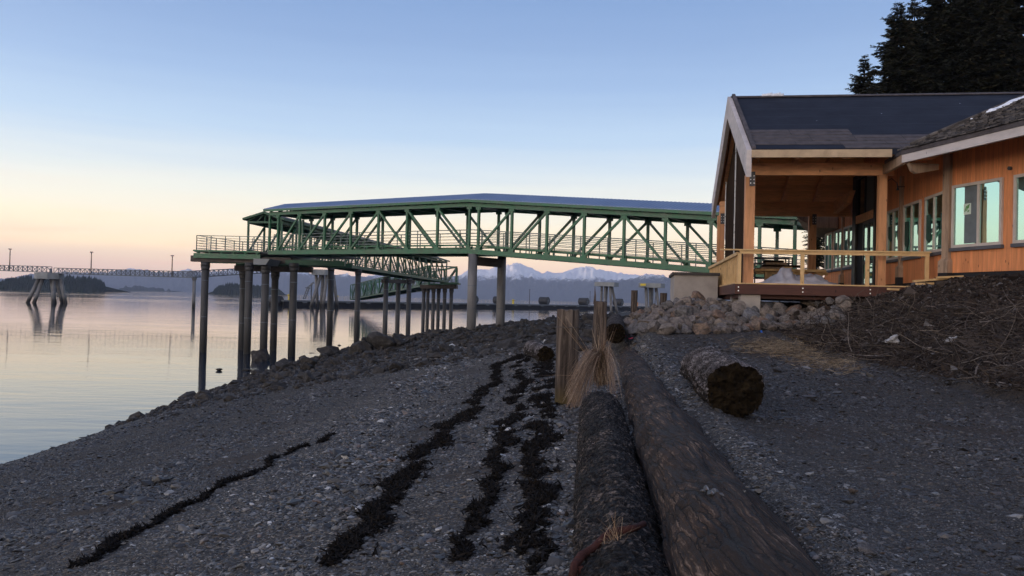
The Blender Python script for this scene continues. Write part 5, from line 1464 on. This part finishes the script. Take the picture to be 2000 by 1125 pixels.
def post(px, pyb, pyt, Y, r, label, seed, spike=False, lean=0.0, buried=.4):
    top = at(px, pyt, Y); bot = Vector((top.x - lean, Y, zg1(top.x, Y))); hgt = top.z - bot.z; rr = random.Random(seed)
    root = empty('wooden_post', bot, label, 'post', 'old wooden posts on the beach'); na, ns = 48, 60; vs = []; rd = []
    for i in range(ns + 1):
        s = i / ns; c = bot.lerp(top, s) + Vector((0, 0, -buried * (1 - s)))
        for k in range(na):
            t_ = 2 * math.pi * k / na; q_ = Vector((math.cos(t_), math.sin(t_), 0))
            g = noise.fractal(Vector((q_.x * 4.5, q_.y * 4.5, s * hgt * .7 + seed)), .8, 2.1, 5)
            crack = -max(0, .16 - abs(noise.noise(Vector((q_.x * 3.6, q_.y * 3.6, s * .8 + seed))))) * .09
            e_ = r * (1.0 - .05 * s) * (1 + .035 * g + crack) + (.02 if s < .1 else 0)
            z = 0
            if i == ns:
                z = .03 * noise.noise(q_ * 2 + Vector((seed, 0, 0))) + (.12 if spike and 2.6 < t_ < 3.4 else 0)
            vs.append(c + q_ * e_ + Vector((0, 0, z)))
    m = MB(); m.add(vs, [(i * na + k, i * na + (k + 1) % na, (i + 1) * na + (k + 1) % na, (i + 1) * na + k) for i in range(ns) for k in range(na)])
    m.build('shaft', M['post'], root, True)
    tv = vs[-na:]; cc = sum(tv, Vector()) / na; m = MB(); ev = list(tv)
    for j in (1, 2, 3):
        for k in range(na): p = cc + (tv[k] - cc) * (1 - j / 3.4); ev.append(Vector((p.x, p.y, cc.z + .02 * noise.noise(p * 14))))
    m.add(ev, [(j * na + k, j * na + (k + 1) % na, (j + 1) * na + (k + 1) % na, (j + 1) * na + k) for j in range(3) for k in range(na)] + [tuple(3 * na + k for k in range(na))])
    m.build('top', M['post'], root, False)
    if spike:
        sp_ = MB(); p = top + Vector((-r * .86, 0, -.05)); sp_.tube([p, p + Vector((.01, 0, .2)), p + Vector((0, 0, .42))], [.035, .022, .004], 6).build('splinter', M['post'], root)
    return root


pst = post(1110, 765, 605, 13.2, .187, 'thickest weathered wooden post, standing in front of the rest by the dry grass', 1)
zb_ = at(1110, 639, 13.2); rb_ = MB(); rb_.tube([zb_ + Vector((0, 0, -.006)), zb_ + Vector((0, 0, .012))], .192, 40).build('groove', M['rust'], pst)
post(1173, 655, 590, 19.3, .165, 'second wooden post with a splinter on top, left of the far grey log', 2, True, .03)
post(1239, 610, 567, 36, .15, 'slim wooden post beyond the left end of the riprap', 3)
post(1296, 595, 572.5, 34, .15, 'short wooden post just left of the abutment wall', 4)


# ------------------------------------------------------------------ seaweed, grass, cable, litter
def scatter_polys(cells, name, m, root=None, smooth=False): pass


OCT_V = np.array([(1, 0, 0), (0, 1, 0), (-1, 0, 0), (0, -1, 0), (0, 0, 1), (0, 0, -1)], float)
OCT_F = np.array([(0, 1, 4), (1, 2, 4), (2, 3, 4), (3, 0, 4), (1, 0, 5), (2, 1, 5), (3, 2, 5), (0, 3, 5)])
ph = (1 + 5 ** .5) / 2
ICO_V = np.array([(-1, ph, 0), (1, ph, 0), (-1, -ph, 0), (1, -ph, 0), (0, -1, ph), (0, 1, ph), (0, -1, -ph), (0, 1, -ph), (ph, 0, -1), (ph, 0, 1), (-ph, 0, -1), (-ph, 0, 1)]) / math.sqrt(1 + ph * ph)
ICO_F = np.array([(0, 11, 5), (0, 5, 1), (0, 1, 7), (0, 7, 10), (0, 10, 11), (1, 5, 9), (5, 11, 4), (11, 10, 2), (10, 7, 6), (7, 1, 8), (3, 9, 4), (3, 4, 2), (3, 2, 6), (3, 6, 8), (3, 8, 9), (4, 9, 5), (2, 4, 11), (6, 2, 10), (8, 6, 7), (9, 8, 1)])


def scatter(P, S, rg, bv, bf, jit=.25, tilt=.35, rise=.25):
    n = len(P); V = bv[None] * (1 + rg.uniform(-jit, jit, (n, len(bv), 1))); V = V * S[:, None, :]
    yaw = rg.uniform(0, 2 * np.pi, n); tx_, ty_ = rg.normal(0, tilt, n), rg.normal(0, tilt, n)
    c, s = np.cos(tx_), np.sin(tx_); y = V[..., 1] * c[:, None] - V[..., 2] * s[:, None]; z = V[..., 1] * s[:, None] + V[..., 2] * c[:, None]; V[..., 1], V[..., 2] = y, z
    c, s = np.cos(ty_), np.sin(ty_); x = V[..., 0] * c[:, None] + V[..., 2] * s[:, None]; z = -V[..., 0] * s[:, None] + V[..., 2] * c[:, None]; V[..., 0], V[..., 2] = x, z
    c, s = np.cos(yaw), np.sin(yaw); x = V[..., 0] * c[:, None] - V[..., 1] * s[:, None]; y = V[..., 0] * s[:, None] + V[..., 1] * c[:, None]; V[..., 0], V[..., 1] = x, y
    P = P.copy(); P[:, 2] += S[:, 2] * rise
    V = V + P[:, None, :]; F = bf[None] + (np.arange(n) * len(bv))[:, None, None]
    return V.reshape(-1, 3), F.reshape(-1, 3)


def join(parts):
    Vs, Fs, n = [], [], 0
    for V, F in parts: Vs.append(V); Fs.append(F + n); n += len(V)
    return np.concatenate(Vs), np.concatenate(Fs)


rg = np.random.default_rng(5)
WR = {'thin broken seaweed line nearest the water': [(150, 1112, 9), (190, 1088, 10), (230, 1066, 13), (262, 1046, 10), (292, 1030, 14), (325, 1014, 7), (352, 1000, 6), (385, 980, 9), (410, 966, 6), (440, 952, 9), (472, 938, 10), (520, 908, 5), (575, 884, 4), (632, 858, 9), (655, 850, 9)],
      'thick winding seaweed line, leftmost of the three beside the logs': [(640, 1106, 26), (668, 1078, 36), (700, 1060, 34), (735, 1012, 40), (748, 985, 42), (770, 960, 34), (785, 932, 30), (812, 902, 30), (850, 866, 26), (885, 832, 26), (912, 808, 26), (937, 785, 24), (955, 752, 18), (968, 738, 18), (975, 722, 18), (992, 704, 14), (1012, 694, 12)],
      'middle seaweed line beside the logs': [(888, 1100, 20), (905, 1062, 20), (938, 1010, 22), (958, 962, 20), (968, 930, 24), (972, 895, 28), (985, 858, 26), (1003, 815, 22), (1012, 780, 18), (1016, 750, 18), (1018, 722, 16), (1024, 696, 14)],
      'broad seaweed line nearest the dark log': [(1045, 1122, 48), (1042, 1080, 56), (1036, 1030, 54), (1048, 985, 40), (1054, 950, 40), (1036, 912, 36), (1046, 880, 34), (1062, 850, 32), (1066, 815, 30), (1060, 780, 30), (1068, 745, 26), (1074, 715, 26), (1066, 690, 22)]}
vn1 = lambda a, b: float(vnoise(np.array([b / 17.0]), np.array([a / 40.0]), 91)[0])
for lab, poly in WR.items():
    P = []; n_ = 0
    for (x0, y0, w0), (x1, y1, w1) in zip(poly[:-1], poly[1:]):
        for i in range(int(4 + math.hypot(x1 - x0, y1 - y0) / 5)):
            q_ = rnd.random(); cx_, cy_ = x0 + (x1 - x0) * q_, y0 + (y1 - y0) * q_; w_ = (w0 + (w1 - w0) * q_) * .74 * (.35 + 1.1 * vn1(cx_, cy_))
            h = hit(cx_ + 9 * math.sin(cy_ / 9.0) + 6 * math.sin(cy_ / 3.7), cy_, 3, 40); sc_m = h.y / FPX
            k_ = int(4200 * (w_ * sc_m) * (9 * sc_m) * 5 + 26)
            dx = np.where(rg.random(k_) < .78, rg.uniform(-1, 1, k_), rg.normal(0, 1.5, k_)) * w_ * sc_m + rnd.gauss(0, .25) * w_ * sc_m; dy = rg.normal(0, .8, k_) * w_ * sc_m * 1.3
            keep = rg.random(k_) < np.clip(1.45 - np.hypot(dx, dy) / (w_ * sc_m), .10, 1)
            x = h.x + dx[keep]; y = h.y + dy[keep]; ed_ = .6 * vnoise(x * 3.2, y * 3.2, 77) + .4 * vnoise(x * 11, y * 11, 78)
            ok = ed_ > .33 + .22 * (np.hypot(dx[keep], dy[keep]) / (w_ * sc_m) > .75)
            P.append(np.stack([x[ok], y[ok]], -1))
    P = np.concatenate(P); z = zg(P[:, 0], P[:, 1]); P3 = np.c_[P, z + rg.uniform(0, .03, len(P))]
    S = np.c_[rg.uniform(.03, .085, len(P)), rg.uniform(.008, .022, len(P)), rg.uniform(.004, .012, len(P))]
    V, F = scatter(P3, S, rg, OCT_V, OCT_F, .4, .5, .4); c = P3.mean(0)
    o = mesh_np('seaweed_line', V - c, F, M['seaweed']); o.location = c; tag(o, 'dark dried ' + lab if not lab.startswith('thin') else 'dark ' + lab, 'seaweed', 'wrack lines of dried seaweed on the beach')


def blades(specs, name, m, label, cat, loc, width=.008, group=None, kind=None):
    V, F, n = [], [], 0
    for pts in specs:
        k = len(pts); wk = rnd.choice((.5, .7, 1, 1, 1.7)); wv = Vector((rnd.uniform(-1, 1), rnd.uniform(-.6, .6), rnd.uniform(-.3, .3))).normalized()
        for i, p in enumerate(pts):
            w_ = width * wk * (1 - .75 * i / (k - 1)); V += [tuple(p - wv * w_ / 2 - loc), tuple(p + wv * w_ / 2 - loc)]
        F += [(n + 2 * i, n + 2 * i + 1, n + 2 * i + 3, n + 2 * i + 2) for i in range(k - 1)]; n += 2 * k
    o = mesh_np(name, V, F, m); o.location = loc
    return tag(o, label, cat, group, kind)


def bez(a, b, c, n=8):
    return [a * (1 - t_) ** 2 + b * 2 * t_ * (1 - t_) + c * t_ * t_ for t_ in [i / n for i in range(n + 1)]]


J = lambda s: Vector((rnd.gauss(0, s), rnd.gauss(0, s), rnd.gauss(0, s * .6)))
root = at(1176, 744, 13.3); sp = []
for i in range(440):     # the fall to the left
    sp.append(bez(root + J(.07), at(1170 + rnd.gauss(0, 9), 634 + rnd.gauss(0, 14), 13.2) + J(.03), at(1106 + abs(rnd.gauss(0, 20)), 812 - abs(rnd.gauss(0, 46)), 12.3 + rnd.gauss(0, .12)) + J(.03)))
for i in range(80):     # the fall to the right, into the gap of the logs
    sp.append(bez(root + J(.07), at(1180 + rnd.gauss(0, 8), 620 + rnd.gauss(0, 14), 13.2), at(1200 + rnd.gauss(0, 7), 762 + rnd.gauss(0, 24), 12.5 + rnd.gauss(0, .1))))
for i in range(60): sp.append(bez(root + J(.08), at(1178 + rnd.gauss(0, 10), 705, 13.3), at(1180 + rnd.gauss(0, 15), 668 + rnd.gauss(0, 22), 13.4)))
for tx_, ty_ in ((1168, 600), (1174, 612), (1178, 625), (1182, 618), (1186, 640), (1165, 630), (1171, 606)):
    for k in range(3): sp.append(bez(root + J(.05), at(1178, 690, 13.4), at(tx_ + rnd.gauss(0, 2), ty_ + rnd.gauss(0, 5), 13.6)))
for (ax, ay, bx_, by_) in ((1155, 702, 1084, 612), (1158, 700, 1104, 618), (1150, 706, 1120, 680), (1144, 722, 1094, 714), (1140, 735, 1052, 734), (1190, 700, 1240, 716), (1150, 700, 1102, 640)):
    a, b = at(ax, ay, 13.0), at(bx_, by_, 12.8); sp.append(bez(a, (a + b) / 2 + Vector((0, 0, .03)), b, 6)); sp.append(bez(a + J(.004), (a + b) / 2 + Vector((0, 0, .03)), b + J(.004), 6))
blades(sp, 'dry_grass_tuft', M['straw'], 'big drooping tuft of dry tan grass between the thick post and the logs', 'grass', root, .0085)
sp = []; root2 = at(1196, 1072, 4.55)
for i in range(110): sp.append(bez(root2 + J(.022), at(1196 + rnd.gauss(0, 8), 1050, 4.55) + J(.02), at(1196 + rnd.gauss(0, 17), 1048 + rnd.gauss(0, 26), 4.55 + rnd.gauss(0, .05))))
blades(sp, 'dry_grass_tuft', M['straw'], 'small tuft of dry grass growing on the dark log by the rusty cable', 'grass', root2, .004)
cab = [at(*q_) for q_ in ((1117, 1130, 4.35), (1122, 1105, 4.42), (1136, 1085, 4.5), (1158, 1071, 4.56), (1178, 1052, 4.62), (1192, 1040, 4.66), (1215, 1036, 4.66), (1240, 1031, 4.72), (1258, 1023, 4.8))]
m = MB(); m.tube(cab, [.022, .024, .026, .022, .024, .022, .024, .02, .018], 10); m.tube([cab[1] + Vector((.03, 0, 0)), cab[1] + Vector((.045, -.02, -.1)), cab[1] + Vector((.04, -.05, -.22))], .02, 8)
tag(single(m, 'rusty_cable', M['rustcable'], cab[4], True), 'thick rusty bent cable lying across the dark log', 'cable')
for px, py, s, mt, nm, lab, cat in ((1487, 650, .05, 'blue', 'plastic_scrap', 'blue plastic scrap at the foot of the riprap', 'litter'), (1557, 663, .05, 'blue', 'plastic_scrap', 'blue plastic scrap at the edge of the soil heap', 'litter'), (1593, 616, .07, 'blue', 'plastic_scrap', 'blue plastic scrap among the right end of the riprap', 'litter'),
                                    (1740, 671, .21, 'bag', 'plastic_bag', 'pale crumpled plastic bag half buried in the soil heap', 'bag'), (1858, 670, .12, 'bag', 'plastic_bag', 'small pale crumpled bag on the soil heap among twigs', 'bag'), (1238, 691, .05, 'bag', 'paper_scrap', 'pale paper scrap on the gravel path beside the brown log', 'litter')):
    h = hit(px, py, 6, 30); o = place(rock_mesh(nm, int(px), M[mt], 5, .5, 3), nm, h + Vector((0, 0, s * .3)), (s, s * .7, s * .55)); tag(o, lab, cat)
for k, (px, py, lab) in enumerate(((1219, 661, 'pink flagging ribbon on the path beside the far grey log'), (1233, 665, 'second pink flagging ribbon with a pale stick beside the far grey log'), (1002, 676, 'pink flagging ribbon on the rocks left of the thick post'))):
    h = hit(px, py, 10, 40); m = MB(); m.bar(h + Vector((-.06, 0, .04)), h + Vector((.05, -.05, .07)), .05, .025)
    if k == 1: m.bar(h + Vector((.05, -.05, .06)), h + Vector((.2, -.3, .01)), .012, .012)
    tag(single(m, 'ribbon', M['pink'], h), lab, 'ribbon')

PEB = [rock_mesh('pebble', 300 + i, M['stones'], 4, .05, 2) for i in range(4)]
for px, py, s, nm in ((1378, 1022, .030, 'pale'), (1386, 1050, .034, 'broad grey'), (1408, 1064, .022, 'small pale'), (1372, 1034, .022, 'dark'), (1395, 1045, .034, 'long grey'), (1477, 998, .024, 'orange brown'), (1480, 1020, .026, 'dark'), (1460, 1002, .018, 'small'), (1452, 1040, .014, 'tiny'), (1500, 1022, .015, 'tiny')):
    o = place(PEB[int(px) % 4], 'pebble', at(px, py, 4.62 + (1064 - py) * .004) + Vector((0, 0, .0)), (s, s * .75, s * .5)); o.location.z = -1.06 - .12 * abs(o.location.x - 1.29)
    tag(o, f'{nm} pebble lying on top of the long brown log', 'stone', 'pebbles on the brown log')

for px, py, s, lab in ((1692, 1080, .075, 'largest flat grey stone on the gravel right of the brown log'), (1665, 962, .04, 'grey stone on the gravel below the fat cut log'), (1735, 1058, .035, 'rounded grey stone near the largest flat stone'), (536, 962, .06, 'flat dark stone between the seaweed lines'),
                       (215, 995, .05, 'reddish brown stone on the lower left beach'), (496, 878, .035, 'small grey stone beside the thin seaweed line'), (1625, 900, .035, 'grey stone on the dark path right of the cut log')):
    h = hit(px, py, 3.5, 30); o = place(rock_mesh('beach_stone', int(px) + 7, M['riprap'], 7, .12, 3), 'beach_stone', h + Vector((0, 0, s * .25)), (s, s * .75, s * .45), tilt=.2); tag(o, lab, 'stone')

# ------------------------------------------------------------------ gravel, soil clods, twigs, straw
def gravel(n, y0, y1, k0, kmin, bv, bf, tmax=.74):
    Y = 1 / rg.uniform(1 / y1, 1 / y0, n); X = Y * rg.uniform(-tmax, tmax, n); z = zg(X, Y)
    keep = (z > WATER_Z - .03) & (soilmask(X, Y) < .5 + .3 * (rg.random(n) - .5)); X, Y, z = X[keep], Y[keep], z[keep]; n = len(X)
    big = rg.lognormal(0, .42, n) * np.exp(.55 * fbm(X * .7, Y * .7, 33, 3) + .25 * np.sin(z * 11)); s = np.maximum(k0 * Y, kmin) * big; S = np.c_[s, s * rg.uniform(.5, .9, n), s * rg.uniform(.2, .45, n)]
    DIRT.append(np.repeat(dirtmask(X, Y, z), len(bv)))
    return scatter(np.c_[X, Y, z], S, rg, bv, bf, .3, .28, .2)


DIRT = []
V, F = join([gravel(135000, 3.4, 9.5, .0017, .007, ICO_V, ICO_F), gravel(160000, 9, 36, .0015, .01, OCT_V, OCT_F), gravel(9000, 3.4, 12, .0040, .02, ICO_V, ICO_F)])
gv = mesh_np('gravel', V, F, M['stones']); tag(gv, kind='stuff'); attr(gv.data, 'dirt', np.concatenate(DIRT))
n = 16000; Y = rg.uniform(26, 75, n); X = rg.uniform(-16, 9, n); z = zg(X, Y); k = (z > WATER_Z - .05) & (z < -.9); X, Y, z = X[k], Y[k], z[k]; s = rg.lognormal(-2.5, .5, len(X))
V, F = scatter(np.c_[X, Y, z], np.c_[s, s * .8, s * .5], rg, ICO_V, ICO_F, .3, .4, .2)
tag(mesh_np('shore_rubble', V, F, M['shorerock']), kind='stuff')
n = 90000; Y = 1 / rg.uniform(1 / 23, 1 / 8.5, n); X = Y * rg.uniform(.25, .74, n); k = (soilmask(X, Y) > .3) & (X > 6.6 + 0.10 * np.clip(14 - Y, -3, 6)); X, Y = X[k], Y[k]; z = zg(X, Y); s = .0013 * Y * rg.lognormal(0, .6, len(X))
V, F = scatter(np.c_[X, Y, z], np.c_[s, s * .8, s * .6], rg, OCT_V, OCT_F, .35, .5, .3)
tag(mesh_np('soil_clods', V, F, M['clods']), kind='stuff')


def twigs(n, gen, name, m, rad, seg=5):
    mb = MB()
    for _ in range(n):
        p, d, ln, r_ = gen(); pts = [p]; dd = d.normalized()
        for i in range(seg): dd = (dd + Vector((rnd.gauss(0, .22), rnd.gauss(0, .22), rnd.gauss(-.05, .16)))).normalized(); pts.append(pts[-1] + dd * ln / seg)
        mb.tube(pts, [r_ * (1 - .7 * i / seg) for i in range(seg + 1)], 3, False)
    o = mb.build(name, m, None, fix=False); return tag(o, kind='stuff')


def g_brush():
    while 1:
        Y = rnd.uniform(9.5, 20.5); X = rnd.uniform(6.5, 10.2)
        if not .30 < X / Y < .70 or soilmask(np.array([X]), np.array([Y]))[0] < .4: continue
        z = zg1(X, Y)
        if z > -.05 + rnd.uniform(-.3, .25): continue
        return Vector((X, Y, z + rnd.uniform(0, .06))), Vector((rnd.gauss(-.3, 1), rnd.gauss(-.4, .8), rnd.gauss(.12, .25))), rnd.uniform(.25, 1.0), rnd.choice((.004, .005, .006, .009, .014))


twigs(2300, g_brush, 'brush_debris', M['twig'], .006)
SPX = [(1480, 680), (1520, 685), (1560, 690), (1590, 700), (1620, 712), (1640, 720), (1500, 672), (1550, 680)]


def g_straw():
    px, py = rnd.choice(SPX); h = hit(px + rnd.gauss(0, 28), py + rnd.gauss(0, 6), 8, 25)
    return h + Vector((0, 0, .02)), Vector((rnd.gauss(0, 1), rnd.gauss(0, .5), rnd.gauss(.08, .12))), rnd.uniform(.12, .4), .004


twigs(1500, g_straw, 'flattened_grass', M['straw_ground'], .004, 3)


# ------------------------------------------------------------------ spruces
def spruce_meshes(seed, H, R, levels=60, dens=1.5):
    rr = random.Random(seed); V, F = [], []; br = MB()
    br.tube([(0, 0, -1), (0, 0, H * .5), (0, 0, H * .98)], [H * .014 + .06, H * .008 + .03, .015], 8)
    for lv in range(levels):
        f = lv / levels; z = H * (.06 + .93 * f ** .92); Rl = R * (1 - f) ** .78 + .12
        nb = int(rr.uniform(6, 9))
        for b in range(nb):
            a = rr.uniform(0, 2 * math.pi); ln = Rl * rr.uniform(.55, 1.12); dr = Vector((math.cos(a), math.sin(a), 0)); sd_ = Vector((-dr.y, dr.x, 0))
            droop = rr.uniform(.10, .42) * (1 - .7 * f); up = rr.uniform(.1, .45) * f
            pth = lambda q_: Vector((0, 0, z)) + dr * ln * q_ + Vector((0, 0, ln * (up * q_ - droop * q_ * q_ + .16 * max(0, q_ - .6))))
            br.tube([pth(0), pth(.5), pth(1)], [.035 * (1 - f) + .008, .02 * (1 - f) + .006, .004], 3, False)
            ns = max(3, int(ln * 9.5 * dens))
            for i in range(ns):
                q_ = (i + .6) / ns; p = pth(q_)
                for sgn in (-1, 1, rr.choice((-1, 1))):
                    tl = (.26 + .42 * (1 - q_)) * min(1, ln / 1.8 + .35) * rr.uniform(.6, 1.25)
                    d = (sd_ * sgn * rr.uniform(.5, 1) + dr * rr.uniform(.35, 1.0) + Vector((0, 0, rr.uniform(-.6, .22)))).normalized()
                    wv = d.cross(Vector((rr.gauss(0, .5), rr.gauss(0, .5), 1))).normalized() * tl * rr.uniform(.10, .19)
                    n = len(V); V += [tuple(p - wv * .3), tuple(p + d * tl * .45 - wv), tuple(p + d * tl), tuple(p + d * tl * .5 + wv)]; F.append((n, n + 1, n + 2, n + 3))
    me = bpy.data.meshes.new('crown'); V = np.array(V, np.float32); F = np.array(F, np.int32)
    me.vertices.add(len(V)); me.vertices.foreach_set('co', V.ravel()); me.loops.add(F.size); me.loops.foreach_set('vertex_index', F.ravel()); me.polygons.add(len(F)); me.polygons.foreach_set('loop_start', np.arange(0, F.size, 4, dtype=np.int32)); me.update(calc_edges=True); me.materials.append(M['needles'])
    mt = bpy.data.meshes.new('trunk'); mt.from_pydata(br.v, [], br.f); mt.materials.append(M['trunk'])
    return me, mt


PROT = [spruce_meshes(s, 20, r) for s, r in ((1, 5.6), (2, 5.0), (3, 6.0))]


def spruce(px, pyt, Y, proto, label, kx=1.0):
    x = at(px, pyt, Y).x; top = zof(px, pyt, Y); zb = 2.0 if Y > 45 else .3; sc_ = (top - zb) / 20
    r = empty('spruce_tree', (x, Y, zb), label, 'tree', 'dark spruces behind the lodge'); r.scale = (sc_ * kx, sc_ * kx, sc_); r.rotation_euler = (0, 0, rnd.uniform(0, 6))
    for nm, me in zip(('crown', 'trunk'), PROT[proto]):
        o = bpy.data.objects.new(nm, me); COL.objects.link(o); o.parent = r


spruce(1754, -4, 62, 0, 'dark spruce with a pointed tip, leftmost of the tall trees above the roof', 1.0)
spruce(1787, -14, 66, 1, 'dark spruce close behind the leftmost tall tree above the roof', .9)
spruce(1842, -70, 64, 2, 'third tall dark spruce from the left above the roof', .95)
spruce(1886, -120, 68, 0, 'tall dark spruce, fourth of the tall trees from the left', .9)
spruce(1935, -80, 63, 1, 'tall dark spruce, second from the right edge above the roof', 1.0)
spruce(1992, -130, 66, 2, 'tall dark spruce at the right edge of the view', 1.0)
spruce(1690, 100, 72, 1, 'lower spruce behind the foot of the leftmost tall tree', .95)
spruce(1815, 20, 74, 2, 'shorter spruce filling between the second and third tall trees', 1.2)
spruce(1960, 10, 75, 0, 'shorter spruce filling behind the right hand tall trees', 1.3)
spruce(1597, 330, 46, 1, 'small spruce seen through the porch between the far post and the wall', .7)
